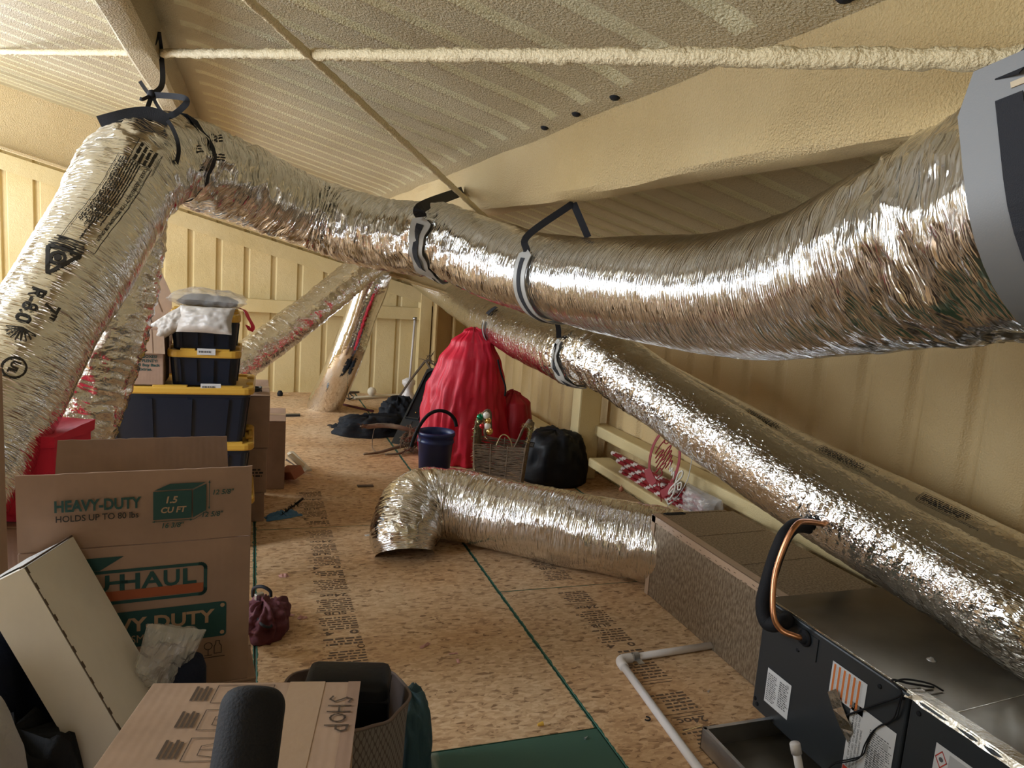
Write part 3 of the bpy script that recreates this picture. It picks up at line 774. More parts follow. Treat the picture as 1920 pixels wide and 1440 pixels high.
# ---------------------------------------------------------------- printing on the duct jackets
def duct_print(parent, duct, d0, a0, items, name='printed_lettering', ink='ink_black', off=0.004):
    """items: (kind, args) in metres; x runs along +du (towards the start of the duct), y round the jacket"""
    mb = MB()
    def put(vs, fs, dirx, diry):
        out = []
        for x, y in vs:
            out.append(duct.surf(d0 + x * dirx, a0 + y * diry / duct.sample(d0 + x * dirx)[4], off))
        mb.add(out, fs)
    for vs, fs, dx, dy in items: put(vs, fs, dx, dy)
    o = mb.build(name, M[ink], parent, world=True); o['kind'] = 'stuff'; return o
def cut(a, b, w, n=None):
    """a ruled line between two flat points, chopped so that it can bend"""
    l = math.hypot(b[0] - a[0], b[1] - a[1]); n = n or max(1, int(l / 0.02)); ux, uy = (b[0] - a[0]) / l, (b[1] - a[1]) / l
    vs = []
    for i in range(n + 1):
        x, y = a[0] + ux * l * i / n, a[1] + uy * l * i / n
        vs += [(x - uy * w / 2, y + ux * w / 2), (x + uy * w / 2, y - ux * w / 2)]
    return vs, [(2 * i, 2 * i + 1, 2 * i + 3, 2 * i + 2) for i in range(n)]
def move(g, x, y, rot=0.0):
    vs, fs = g[0], g[1]; ca, sa = math.cos(rot), math.sin(rot)
    return [(x + a * ca - b * sa, y + a * sa + b * ca) for a, b in vs], fs
# the lettering on the limb: place by arc length and angle found from the photo
def on_duct(duct, px, py):
    """arc length and angle where the view ray of a photo point meets the jacket"""
    o = C0; dv = ray(px, py).normalized(); best = None
    for i in range(0, 400):
        d = duct.length * i / 399; c, T, up, sd, r, cr = duct.sample(d)
        w = c - o; t = w.dot(dv); q = o + dv * t; dist = (q - c - T * (q - c).dot(T)).length
        off = abs((q - c).dot(T))
        if dist < r * 1.05 and off < 0.6:
            # nearest hit of the infinite cylinder
            a = dv - T * dv.dot(T); k = (o - c) - T * (o - c).dot(T)
            A, B, Cc = a.dot(a), 2 * a.dot(k), k.dot(k) - r * r; D = B * B - 4 * A * Cc
            if D < 0: continue
            h = o + dv * ((-B - math.sqrt(D)) / (2 * A)); e = abs((h - c).dot(T))
            if best is None or e < best[0]:
                v = h - c; best = (e, d, math.atan2(v.dot(sd), v.dot(up)))
    return best[1], best[2]
def limb_item(px, py, geos, ink='ink_black', off=0.005, duct=None, root=None, flip=1):
    duct = duct or main; root = root or duct_main
    d, a = on_duct(duct, px, py)
    return duct_print(root, duct, d, a, [(g[0], g[1], -1, flip) for g in geos], ink=ink, off=off)
def T2(s, size, bold=0.0, x=0, y=0, rot=0.0):
    vs, fs, w = text_geo(s, size, bold); return move((vs, fs), x, y, rot)
def ring2(r, w, n=20, x=0, y=0):
    vs = []
    for j in range(n): vs += [(x + (r - w / 2) * math.cos(2 * PI * j / n), y + (r - w / 2) * math.sin(2 * PI * j / n)), (x + (r + w / 2) * math.cos(2 * PI * j / n), y + (r + w / 2) * math.sin(2 * PI * j / n))]
    return vs, [(2 * j, 2 * j + 1, (2 * j + 3) % (2 * n), (2 * j + 2) % (2 * n)) for j in range(n)]
def rows2(x, y, w, h, rows, seed, fill=0.5):
    rd = random.Random(seed); out = []; rh = h / rows
    for i in range(rows):
        a = 0.0; end = w * rd.uniform(0.7, 1.0)
        while a < end:
            l = min(rd.uniform(0.5, 2.4) * rh, end - a)
            y0 = y + h - (i + 1) * rh
            out.append(([(x + a, y0), (x + a + l, y0), (x + a + l, y0 + rh * fill), (x + a, y0 + rh * fill)], [(0, 1, 2, 3)]))
            a += l + rh * 0.4
    return out
FL = 1
# text block in its ruled frame
W, H = 0.42, 0.115
geos = [cut((0, 0), (W, 0), 0.0022), cut((0, H), (W, H), 0.0022), cut((0, 0), (0, H), 0.0022), cut((W, 0), (W, H), 0.0022)]
geos += rows2(0.012, 0.010, W * 0.93, 0.074, 9, 3) + [T2('CLASS 1 FLEXIBLE DUCT  FOR INDOOR USE ONLY', 0.016, 0.02, 0.012, 0.094)]
limb_item(222, 292, [move(g, 0, 0) for g in geos], flip=FL)
geos = rows2(0, 0, 0.10, 0.07, 4, 5, 0.6) + [cut((-0.01, -0.01), (0.11, -0.01), 0.002), cut((-0.01, 0.08), (0.11, 0.08), 0.002)]
limb_item(262, 275, geos, flip=FL)
limb_item(62, 540, [T2('R-8.0', 0.062, 0.02)], flip=FL)
limb_item(88, 566, [T2('7"', 0.062, 0.02)], flip=FL)
# triangle mark with a ring inside
tri = [(0.0, -0.05), (0.10, 0.0), (0.0, 0.055)]
geos = []
for (a, b2) in ((tri[0], tri[1]), (tri[1], tri[2]), (tri[2], tri[0])): geos.append(cut(a, b2, 0.012))
geos += [ring2(0.021, 0.010, 16, 0.036, 0.0), ([(0.036 + 0.012 * math.cos(j * PI / 5), 0.012 * math.sin(j * PI / 5)) for j in range(10)], [tuple(range(10))])]
geos += [cut((-0.012 - 0.01 * i, -0.055 + 0.004 * i), (-0.012 - 0.01 * i, 0.058 - 0.004 * i), 0.004) for i in range(4)]
limb_item(118, 470, [move(g, 0, 0, R(0)) for g in geos], flip=FL)
# shell mark
geos = [cut((0.0, 0.0), (0.045 * math.cos(R(a)), 0.045 * math.sin(R(a))), 0.004) for a in range(-75, 80, 19)]
limb_item(44, 612, geos, flip=FL)
limb_item(28, 686, [ring2(0.032, 0.006, 22, 0, 0), T2('UL', 0.034, 0.03, -0.02, -0.012)], flip=FL)
for k, (px, py) in enumerate(((372, 275), (400, 262), (376, 305), (408, 292))):
    limb_item(px, py, rows2(0, 0, 0.07, 0.03, 3, 20 + k, 0.6), flip=FL)
duct_wall = bpy.data.objects['flexible_duct.005']
d, a = on_duct(ductD, 1530, 835)
dW0 = ductD.near(PD(1250, 738, 4.0)) + 0.1
for k in range(5):
    duct_print(duct_wall, ductD, dW0 + 0.44 * k, a, [(g[0], g[1], 1, 1) for g in rows2(0, -0.02, 0.22, 0.04, 4, 40 + k, 0.55) + [cut((-0.01, -0.028), (0.24, -0.028), 0.002), cut((-0.01, 0.028), (0.24, 0.028), 0.002), cut((-0.01, -0.028), (-0.01, 0.028), 0.002)]], off=0.004)

# ---------------------------------------------------------------- saddles and webbing straps
def saddle(name, label, duct, d, a0, a1, width, group=None, mat='pale_saddle', web_w=0.022, off=0.012, parts=()):
    c = duct.sample(d)[0]
    root = thing(name, label, 'strap', c, 0, group)
    n = 26; l, r, wl_, wr_ = [], [], [], []
    for i in range(n + 1):
        t = i / n; a = a0 + (a1 - a0) * t
        e = min(1.0, math.sqrt(max(0.0, 1 - max(0, abs(t - 0.5) * 2 - 0.88) ** 2 / 0.0144)) + 0.12)
        l.append(duct.surf(d - width / 2 * e, a, off)); r.append(duct.surf(d + width / 2 * e, a, off))
        if 0.04 < t < 0.96:
            wl_.append(duct.surf(d - web_w / 2, a, off + 0.0045)); wr_.append(duct.surf(d + web_w / 2, a, off + 0.0045))
    smooth_by_angle(MB().strip(l, r, 0.003).build('saddle_plate', M[mat], root, world=True), 40)
    MB().strip(wl_, wr_, 0.0015).build('webbing', M['webbing'], root, world=True)
    return root
def web(root, pts, w, side=None, name='webbing', th=0.002, per=8):
    p = catmull(pts, per) if len(pts) > 2 else [Vector(pts[0]), Vector(pts[1])]
    l, r = [], []
    for i, q in enumerate(p):
        t = (p[min(i + 1, len(p) - 1)] - p[max(0, i - 1)]).normalized()
        s = side if side is not None else (q - C0)
        u = Vector(s).cross(t) if side is None else Vector(side) - t * Vector(side).dot(t)
        u = u.normalized() * (w / 2); l.append(q - u); r.append(q + u)
    return MB().strip(l, r, th).build(name, M['webbing'], root, world=True)
dS = main.near(PD(838, 456, 3.85)); s1 = saddle('duct_saddle', 'grey duct saddle with a black strap up to the beam end', main, dS, R(58), R(190), 0.115, web_w=0.042)
top = PX(868, 358, 1.185)
web(s1, [main.surf(dS, R(60), 0.02), main.surf(dS, R(50), 0.06), top], 0.055, th=0.003)
dS = main.near(PD(1040, 520, 3.3)); s2 = saddle('duct_saddle', 'round-ended grey duct saddle hung from the beam by a bent black strap', main, dS + 0.02, R(58), R(200), 0.10, web_w=0.03)
hook = Vector((1.30, 3.02, 1.985))
web(s2, [main.surf(dS + 0.02, R(60), 0.012), main.surf(dS, R(44), 0.05), hook + Vector((0, 0, -0.01))], 0.03)
web(s2, [hook + Vector((0, 0, -0.01)), main.surf(dS + 0.12, R(-20), 0.01)], 0.03)
dS = ductC.near(PD(1098, 668, 4.35)); s3 = saddle('duct_saddle', 'grey saddle pinching the lower right duct where it turns down', ductC, dS, R(60), R(185), 0.09)
web(s3, [ductC.surf(dS, R(58), 0.01), ductC.surf(dS, R(40), 0.10), ductC.surf(dS, R(25), 0.55)], 0.03)
dS = ductC.near(PD(935, 612, 6.4)); s4 = saddle('duct_saddle', 'small saddle with black patch on the duct above the red bag', ductC, dS, R(72), R(128), 0.05, web_w=0.006)
b = MB(); b.strip([ductC.surf(dS - 0.05, R(a), 0.012) for a in range(24, 60, 6)], [ductC.surf(dS + 0.05, R(a), 0.012) for a in range(24, 60, 6)], 0.003); b.build('webbing', M['webbing'], s4, world=True)
# the big saddle close to the viewer: a U of sheet steel with the duct resting in it
sad = thing('sheet_metal_hanger', 'large brushed steel U-hanger holding up the near right end of the fat duct', 'hanger', PD(1905, 405, 1.30))
dN = main.near(PD(2085, 350, 1.185)); c, T, up, sd, rr, cr = main.sample(dN)
def U_row(off, w):
    out = []
    for k in range(7): out.append((1.0 - k / 6.0, None))
    pts = []
    ro = rr + 0.028 + off
    for z in (0.18, 0.12, 0.06, 0.0): pts.append(c + sd * ro + up * z)
    for k in range(1, 19):
        a = R(90 + 10 * k); pts.append(c + (up * math.cos(a) + sd * math.sin(a)) * ro)
    for z in (0.06, 0.12, 0.18): pts.append(c - sd * ro + up * z)
    return [p + T * w for p in pts]
l, r = U_row(0, -0.10), U_row(0, 0.10)
for row, sg in ((l, 1), (r, -1)):                    # clipped corners at the tips
    for q in (0, -1): row[q] = row[q] + T * (0.03 * sg)
smooth_by_angle(MB().strip(l, r, 0.003).build('hanger_plate', M['steel_saddle'], sad, world=True), 40)
# slot near the tip
b = MB(); o = c + sd * (rr + 0.030) + up * 0.135
b.slab(o - T * 0.02 - up * 0.004, T * 0.04, up * 0.009, sd * 0.0035); b.build('slot', M['wood_pale'], sad, world=True)
l, r = U_row(0.006, -0.042), U_row(0.006, -0.004)
MB().strip(l[1:-1], r[1:-1], 0.002).build('webbing', M['webbing'], sad, world=True)
for sg in (1, -1):
    p0 = c + sd * sg * (rr + 0.036) + up * 0.15 - T * 0.023; p1 = Vector((1.27 - 0.03 * sg, p0.y + 0.0, roof(1.27) - 0.02))
    web(sad, [p0, p1], 0.038, side=T)

# strap that carries the bend: tie, knot, loop and loose tail
st = thing('tie_strap', 'black webbing strap knotted round the duct bend and hung from the roof beam', 'strap', PD(290, 190, 3.0))
dB = main.near(PD(318, 292, 3.3))
knot = PD(285, 178, 3.1)
l = [main.surf(dB, R(a), 0.010) for a in range(-180, 185, 12)]; r = [main.surf(dB + 0.022, R(a), 0.010) for a in range(-180, 185, 12)]
MB().strip(l, r, 0.002).build('webbing', M['webbing'], st, world=True)
web(st, [PX(297, 60, -0.42), PD(303, 110, 3.4), PD(304, 158, 3.2), knot], 0.022)
web(st, [PX(297, 60, -0.42), PX(288, 82, -0.43)], 0.022)
web(st, [PD(262, 152, 3.2), PD(276, 172, 3.12), knot], 0.016)
web(st, [knot, PD(279, 195, 3.07), PD(273, 213, 3.03)], 0.018)
web(st, [knot, PD(295, 198, 3.07), PD(312, 222, 3.03)], 0.014)
web(st, [knot, PD(320, 180, 3.05), PD(345, 184, 3.0), PD(349, 194, 3.0), PD(330, 212, 3.02), PD(315, 219, 3.04)], 0.024)
web(st, [knot, PD(268, 186, 3.05), PD(262, 184, 3.05)], 0.014)
web(st, [PD(316, 226, 2.99), PD(285, 213, 2.97), PD(250, 214, 2.95), PD(215, 222, 2.93), PD(186, 230, 2.92)], 0.05)
web(st, [PD(311, 222, 3.0), PD(322, 238, 2.96), PD(332, 262, 2.93), PD(335, 285, 2.95), PD(330, 310, 3.0)], 0.016)
b = MB(); b.lathe([(0, -0.022), (0.016, -0.014), (0.02, 0.0), (0.014, 0.016), (0, 0.022)], knot, 10); b.build('knot', M['webbing'], st, smooth=True, world=True)

# ---------------------------------------------------------------- foam covered brace rods
def rod(label, pts, r, amp, sec=10, name='brace_rod'):
    root = thing(name, label, 'rod', pts[0])
    p = catmull(pts, 40); mb = MB(); rr = []; q = []
    tot = len(p)
    for i, v in enumerate(p):
        q.append(v); rr.append(r)
    mb.tube(q, rr, sec)
    for i, v in enumerate(mb.v):
        e = amp * noise.noise(v * 42.0) + amp * 0.7 * noise.noise(v * 15.0)
        k = i // sec
        mb.v[i] = v + (v - q[min(k, tot - 1)]).normalized() * e
    o = mb.build('foam_sleeve', M['foam_rod'], root, smooth=True, world=True)
    return root
def dense(a, b, n):
    a, b = Vector(a), Vector(b); return [a.lerp(b, i / n) for i in range(n + 1)]
a, b2 = PD(-40, 97, 5.9), PD(1925, 112, 1.13)
rod('thick foam-coated brace rod crossing level below the whole ceiling', dense(a, a + (b2 - a) * 1.16, 14), 0.0185, 0.006)
rod('thin foam-coated brace rod slanting under the ceiling down to the right wall', dense((-1.0, 1.44, 2.80), (2.72, 5.57, 1.31), 14), 0.014, 0.0035)

# ================================================================ AIR HANDLER, PLENUM AND PIPES
pl = thing('duct_board_plenum', 'speckled brown duct board box joining the floor duct to the air handler', 'plenum', (2.295, 2.80, 0))
b = MB(); b.box((2.295, 2.755, 0.22), (0.51, 1.13, 0.44), bev=0.006); b.build('board_shell', M['ductboard'], pl, world=True)
b = MB()
b.slab((2.036, 2.2, 0.405), (0, 1.125, 0), (0, 0, 0.038), (0.003, 0, 0)); b.slab((2.036, 2.2, 0.4415), (0.05, 0, 0), (0, 1.125, 0), (0, 0, 0.0015))
b.build('edge_tape', M['tape'], pl, world=True)
b = MB()
rd = random.Random(4)
for i in range(26):
    y = 2.25 + 1.05 * i / 26 + rd.uniform(-.01, .01); b.slab((2.0345, y, 0.405 + rd.uniform(0, .02)), (0, rd.uniform(.006, .02), rd.uniform(-.004, .004)), (0, 0, 0.0022), (0.001, 0, 0))
b.build('staple', M['ink_brown'], pl, world=True)['kind'] = 'stuff'
b = MB(); b.slab((2.036, 3.285, 0.0), (0.003, 0, 0), (0, 0.036, 0), (0, 0, 0.44)); b.build('edge_tape', M['tape'], pl, world=True)
for y in (2.62, 2.98): b = MB(); b.slab((2.05, y, 0.4402), (0.48, 0.03, 0), (0, 0.004, 0), (0, 0, 0.001)); b.build('seam_line', M['ductboard'], pl, world=True)
pr = Print((2.05, 2.19, 0.4405), (1, 0, 0), (0, 1, 0), 0.0012)
pr.rect(0, 0, 0.49, 0.055, 'tape', 0.5); pr.greek(0.01, 0.006, 0.47, 0.045, 3, 'ink_brown', 0.5, 6)
pr.build('foil_tape_band', pl, True)
b = MB(); b.box((2.17, 3.315, 0.4415), (0.12, 0.03, 0.003)); b.slab((2.11, 3.33, 0.30), (0.09, 0, 0), (0, 0, 0.14), (0, 0.003, 0)); b.build('black_tape_patch', M['black_rubber'], pl, world=True)
b = MB(); b.box((2.295, 3.335, 0.222), (0.44, 0.02, 0.436), bev=0.004); b.build('collar_board', M['ductboard'], pl, world=True)

ah = thing('air_handler', 'dark grey steel air handler cabinet with warning labels and metal top', 'air handler', (2.2, 1.2, 0.06))
AX0, AX1, AY0, AY1, AZ0, AZ1 = 1.87, 2.52, -0.25, 2.18, 0.06, 0.505
SPL = 1.51
for y0, y1 in ((AY0, SPL - 0.003), (SPL + 0.003, AY1)):
    b = MB(); b.box(((AX0 + AX1) / 2, (y0 + y1) / 2, (AZ0 + AZ1) / 2), (AX1 - AX0, y1 - y0, AZ1 - AZ0), bev=0.006); b.build('cabinet_panel', M['cabinet_dark'], ah, world=True)
b = MB(); b.slab((AX0 + 0.008, AY0, AZ1), (AX1 - AX0 - 0.008, 0, 0), (0, AY1 - AY0 - 0.004, 0), (0, 0, 0.003)); b.build('top_cover', M['cabinet_top'], ah, world=True)
b = MB(); b.slab((AX0 + 0.01, 1.40, AZ1 + 0.003), (0.62, 0.05, 0), (0, 0.003, 0), (0, 0, 0.0012)); b.slab((AX0 + 0.006, AY0, AZ1 + 0.003), (0.006, 0, 0), (0, AY1 - AY0, 0), (0, 0, 0.002)); b.build('top_seam', M['foil_tape'], ah, world=True)
l, r = [], []
for i in range(40):
    y = SPL + 0.02 - 1.2 * i / 39; l.append((AX0 - 0.002 + 0.004 * noise.noise(Vector((y * 30, 0, 1))), y, AZ1 - 0.012 + 0.006 * noise.noise(Vector((y * 25, 3, 0))))); r.append((AX0 + 0.055 + 0.006 * noise.noise(Vector((y * 22, 9, 0))), y, AZ1 + 0.007 + 0.004 * noise.noise(Vector((y * 40, 5, 2)))))
mid = [((a[0] * .8 + c[0] * .2), a[1], AZ1 + 0.008) for a, c in zip(l, r)]
b = MB(); b.strip(l, mid, 0.001); b.strip(mid, r, 0.001); b.build('foil_tape_seal', M['foil_tape'], ah, world=True)
b = MB(); b.lathe([(0.016, 0), (0.014, 0.003), (0.007, 0.005), (0.006, 0.009), (0, 0.01)], (2.12, 1.66, AZ1 + 0.003), 12); b.build('screw', M['galvanised'], ah, smooth=True, world=True)
bt = [(2.13, 0.43), (1.98, 0.40), (1.62, 0.47), (1.535, 0.485), (1.475, 0.47), (1.60, 0.12), (2.15, 0.085), (2.165, 0.10)]
for y, z in bt:
    b = MB(); b.lathe([(0.008, 0), (0.007, 0.004), (0, 0.005)], (AX0, y, z), 10, Matrix.Rotation(R(-90), 3, 'Y')); b.build('screw', M['black_rubber'], ah, world=True)
# connection plate with two pipe ports
PO1, PO2 = PX(1479, 1161, AX0), PX(1512, 1196, AX0)
b = MB(); b.slab((AX0, PO2.y - 0.06, PO2.z - 0.06), (-0.004, 0, 0), (0, 2.165 - PO2.y + 0.06, 0), (0, 0, 0.485 - PO2.z + 0.06)); b.build('port_plate', M['cabinet_dark'], ah, world=True)
for y, z in ((PO1.y, PO1.z), (PO2.y, PO2.z)):
    b = MB(); b.lathe([(0.030, 0), (0.030, 0.006), (0.022, 0.010), (0.018, 0.010), (0.018, 0.02), (0, 0.02)], (AX0 - 0.004, y, z), 16, Matrix.Rotation(R(-90), 3, 'Y')); b.build('grommet', M['black_rubber'], ah, smooth=True, world=True)
for y in (0.1, 1.0, 1.98):
    for x in (1.97, 2.42): b = MB(); b.box((x, y, 0.033), (0.07, 0.07, 0.054), bev=0.006); b.build('rubber_foot', M['black_rubber'], ah, world=True)
# stickers on the left face: U runs towards the viewer, V up
def side_label(y, z, w, h):
    p = Print((AX0 - 0.0015, y, z), (0, -1, 0), (0, 0, 1), 0.0008); p.rect(0, 0, w, h, 'label_white', 0.4)
    p.rect(0, 0, w, 0.0015, 'label_grey', 0.9); return p
p = side_label(2.115, 0.122, 0.13, 0.135); p.greek(0.006, 0.01, 0.055, 0.11, 14, 'label_ink', 0.5, 11); p.greek(0.07, 0.02, 0.055, 0.10, 12, 'label_ink', 0.55, 12)
p.rect(0.105, 0.112, 0.014, 0.014, 'label_grey'); p.build('rating_label', ah, True)
p = side_label(1.815, 0.335, 0.15, 0.115)
for i in range(6):
    p.rect(0.008 + i * 0.0215, 0.004, 0.009, 0.105, 'label_orange', 0.8); p.greek(0.0185 + i * 0.0215, 0.01, 0.009, 0.095, 22, 'label_grey', 0.5, 30 + i); p.poly([(0.009 + i * .0215, 0.008), (0.0165 + i * .0215, 0.008), (0.0128 + i * .0215, 0.0145)], 'label_ink', 1.3)
p.build('warning_label', ah, True)
p = side_label(1.715, 0.10, 0.18, 0.265)
p.greek(0.085, 0.03, 0.09, 0.19, 26, 'label_ink', 0.45, 41)
for i, t in enumerate(('RISK OF FIRE. FLAMMABLE', 'REFRIGERANT USED. TO BE REPAIRED ONLY', 'BY TRAINED SERVICE PERSONNEL. DO NOT', 'PUNCTURE REFRIGERANT TUBING.')):
    p.text(t, 0.020 + i * 0.0125, 0.045, 0.0105, 'label_ink', 0.01, 0, width=0.19 if i < 3 else 0.15, rot=R(90))
for i, t in enumerate(('RISK OF FIRE. DISPOSE', 'OF IN ACCORDANCE WITH', 'REGULATIONS. FLAMMABLE', 'REFRIGERANT USED.')):
    p.text(t, 0.095 + i * 0.0125, 0.045, 0.0105, 'label_ink', 0.01, 0, width=0.12, rot=R(90))
p.mb['label_ink'].v = p.mb['label_ink'].v; p.rect(0.002, 0.004, 0.02, 0.036, 'label_red', 0.9); p.rect(0.075, 0.004, 0.018, 0.036, 'label_red', 0.9); p.rect(0.14, 0.19, 0.02, 0.02, 'label_grey', 1.2)
p.build('refrigerant_label', ah, True)
p = side_label(1.405, 0.135, 0.34, 0.29)
p.rect(0.045, 0.01, 0.13, 0.27, 'label_grey', 0.6); p.greek(0.05, 0.02, 0.12, 0.20, 18, 'label_white', 0.4, 51, 0.9)
p.line([(0.022, 0.225), (0.040, 0.25), (0.022, 0.275), (0.004, 0.25)], 0.003, 'label_red', 1, True); p.disc(0.022, 0.25, 0.007, 'label_ink', 1.2)
p.poly([(0.003, 0.175), (0.043, 0.175), (0.023, 0.212)], 'label_yellow', 1); p.line([(0.003, 0.175), (0.043, 0.175), (0.023, 0.212)], 0.003, 'label_ink', 1.2, True); p.disc(0.023, 0.186, 0.006, 'label_ink', 1.4)
p.rrect(0.005, 0.10, 0.036, 0.055, 0.004, 'label_ink', 1, 0.0012); p.greek(0.009, 0.105, 0.028, 0.045, 4, 'label_grey', 0.5, 5)
p.rect(0.178, 0.05, 0.009, 0.21, 'label_red'); p.rect(0.195, 0.05, 0.009, 0.2, 'label_red'); p.greek(0.215, 0.02, 0.11, 0.25, 26, 'label_ink', 0.45, 53)
for a in range(5): p.disc(0.158 + 0.009 * math.cos(a * 1.257), 0.245 + 0.009 * math.sin(a * 1.257), 0.004, 'label_ink', 1.6)
p.build('hazard_label', ah, True)
# strip of foil tape hanging on the face
b = MB(); l = [PX(px, py, AX0 - dx) for px, py, dx in ((1552, 1297, .012), (1562, 1330, .004), (1576, 1365, .003), (1590, 1392, .004))]; r = [PX(px, py, AX0 - dx) for px, py, dx in ((1568, 1291, .012), (1580, 1325, .005), (1592, 1355, .012), (1600, 1372, .003))]
b.strip(l, r, 0.001); b.build('foil_tape_strip', M['foil_tape'], ah, world=True)
# thin black wires over the cabinet
def wire(root, pts, r, name='wire', mat='black_rubber', per=8, n=6):
    return MB().tube(catmull(pts, per), r, n).build(name, M[mat], root, smooth=True, world=True)
wr_ = thing('control_wires', 'thin black control wires trailing over the air handler edge and labels', 'wire', (1.86, 1.5, 0.5))
wire(wr_, [PX(1585, 1342, 1.864), PX(1640, 1322, 1.858), PX(1690, 1302, 1.852), Vector((1.862, 1.575, 0.518)), Vector((1.90, 1.545, 0.520)), Vector((1.97, 1.52, 0.513))], 0.0035)
wire(wr_, [Vector((1.862, 1.565, 0.520)), Vector((1.89, 1.55, 0.532)), Vector((1.95, 1.52, 0.528)), Vector((1.985, 1.50, 0.512))], 0.003)
wire(wr_, [PX(1690, 1302, 1.852), PX(1682, 1330, 1.858), PX(1672, 1350, 1.862), PX(1640, 1368, 1.863), PX(1622, 1395, 1.863), PX(1612, 1420, 1.86), PX(1590, 1428, 1.85), PX(1560, 1435, 1.84), PX(1530, 1470, 1.83)], 0.0022)
wire(wr_, [PX(1692, 1302, 1.853), PX(1686, 1330, 1.859), PX(1678, 1348, 1.863), PX(1645, 1364, 1.864), PX(1627, 1392, 1.864), PX(1617, 1416, 1.862), PX(1592, 1424, 1.853), PX(1562, 1432, 1.842), PX(1530, 1466, 1.832)], 0.0022)
# refrigerant lines
li = thing('refrigerant_lines', 'black insulated line and bare copper line looping up from the air handler', 'pipe', (1.80, 2.0, 0.2))
ins = catmull([Vector((1.862, PO1.y, PO1.z)), PX(1466, 1168, 1.82), PX(1440, 1168, 1.80), PX(1431, 1135, 1.80), PX(1442, 1085, 1.82), PX(1460, 1030, 1.85), PX(1478, 996, 1.90), PX(1502, 985, 2.0), PX(1545, 1000, 2.18), PX(1600, 1040, 2.42)], 12)
MB().tube(ins, 0.028, 14).build('insulation_sleeve', M['black_rubber'], li, smooth=True, world=True)
cop = catmull([Vector((1.862, PO2.y, PO2.z)), PX(1492, 1193, 1.83), PX(1464, 1180, 1.79), PX(1450, 1150, 1.77), PX(1452, 1085, 1.79), PX(1468, 1030, 1.82), PX(1490, 988, 1.87), PX(1512, 978, 1.95), PX(1560, 990, 2.12), PX(1620, 1030, 2.40)], 12)
MB().tube(cop, 0.0105, 12).build('copper_tube', M['copper'], li, smooth=True, world=True)
# galvanised drip pan under the unit
pan = thing('drip_pan', 'shallow galvanised drip pan on the floor under the air handler', 'pan', (1.9, 1.2, 0))
b = MB(); b.slab((1.57, -0.2, 0.003), (0.98, 0, 0), (0, 2.27, 0), (0, 0, 0.002)); b.build('pan_bottom', M['cabinet_top'], pan, world=True)
b = MB(); b.slab((1.57, -0.2, 0.003), (0.003, 0, 0), (0, 2.27, 0), (0, 0, 0.08)); b.slab((1.57, 2.067, 0.003), (0.98, 0, 0), (0, 0.003, 0), (0, 0, 0.08)); b.slab((2.547, -0.2, 0.003), (0.003, 0, 0), (0, 2.27, 0), (0, 0, 0.08))
b.slab((1.572, -0.2, 0.079), (0.012, 0, 0), (0, 2.27, 0), (0, 0, 0.004)); b.slab((1.572, 2.055, 0.079), (0.98, 0, 0), (0, 0.012, 0), (0, 0, 0.004)); b.build('pan_rim', M['galvanised'], pan, world=True)
# PVC drain line on the floor
dr = thing('drain_pipe', 'white PVC drain pipe lying on the floor with one elbow', 'pipe', (1.56, 2.6, 0))
pr_ = 0.0165; e = PZ(1160, 1237, pr_)
p_in = Vector((2.05, e.y + 0.03, pr_)); p_out = PZ(1312, 1445, pr_); p_end = p_out + (p_out - e).normalized() * 0.9
MB().tube([e + (p_in - e).normalized() * 0.02, p_in], pr_, 16).build('pipe_run', M['pvc'], dr, smooth=True, world=True)
MB().tube([e + (p_end - e).normalized() * 0.02, p_end], pr_, 16).build('pipe_run', M['pvc'], dr, smooth=True, world=True)
u1, u2 = (p_in - e).normalized(), (p_end - e).normalized()
MB().tube(catmull([e + u1 * 0.065, e + u1 * 0.03, e + (u1 + u2) * 0.008, e + u2 * 0.03, e + u2 * 0.065], 6), 0.0215, 16).build('elbow', M['pvc'], dr, smooth=True, world=True)
cl = e + u1 * 0.085
b = MB(); l, r = [], []
for a in range(-10, 191, 20): 
    q = Vector((0, 1, 0)) * math.cos(R(a)) * 0.019 + Vector((0, 0, 1)) * math.sin(R(a)) * 0.019; l.append(cl + q - u1 * 0.014 + Vector((0, 0, 0.002))); r.append(cl + q + u1 * 0.014 + Vector((0, 0, 0.002)))
l.append(l[-1] + Vector((0, -0.04, -0.012))); r.append(r[-1] + Vector((0, -0.04, -0.012))) if False else None
l = l[:len(r)]
b.strip(l, r, 0.002); b.slab(cl + Vector((-0.014, -0.062, 0.001)), (0.028, 0, 0), (0, 0.042, 0), (0, 0, 0.002)); b.build('pipe_clamp', M['galvanised'], dr, world=True)
# capped stub standing in the pan
sb = thing('pipe_stub', 'short capped white PVC stub standing in the drip pan', 'pipe', PX(1500, 1450, 1.74))
q0, q1 = PX(1505, 1475, 1.74), PX(1490, 1392, 1.72)
ax = (q1 - q0).normalized(); q0 = q0 + ax * ((0.006 - q0.z) / ax.z)
MB().tube([q0, q1 - ax * 0.02], 0.0135, 14).build('stub_tube', M['pvc'], sb, smooth=True, world=True)
MB().tube([q1 - ax * 0.036, q1 - ax * 0.004, q1], [0.0175, 0.0175, 0.015], 14).build('end_cap', M['pvc'], sb, smooth=True, world=True)

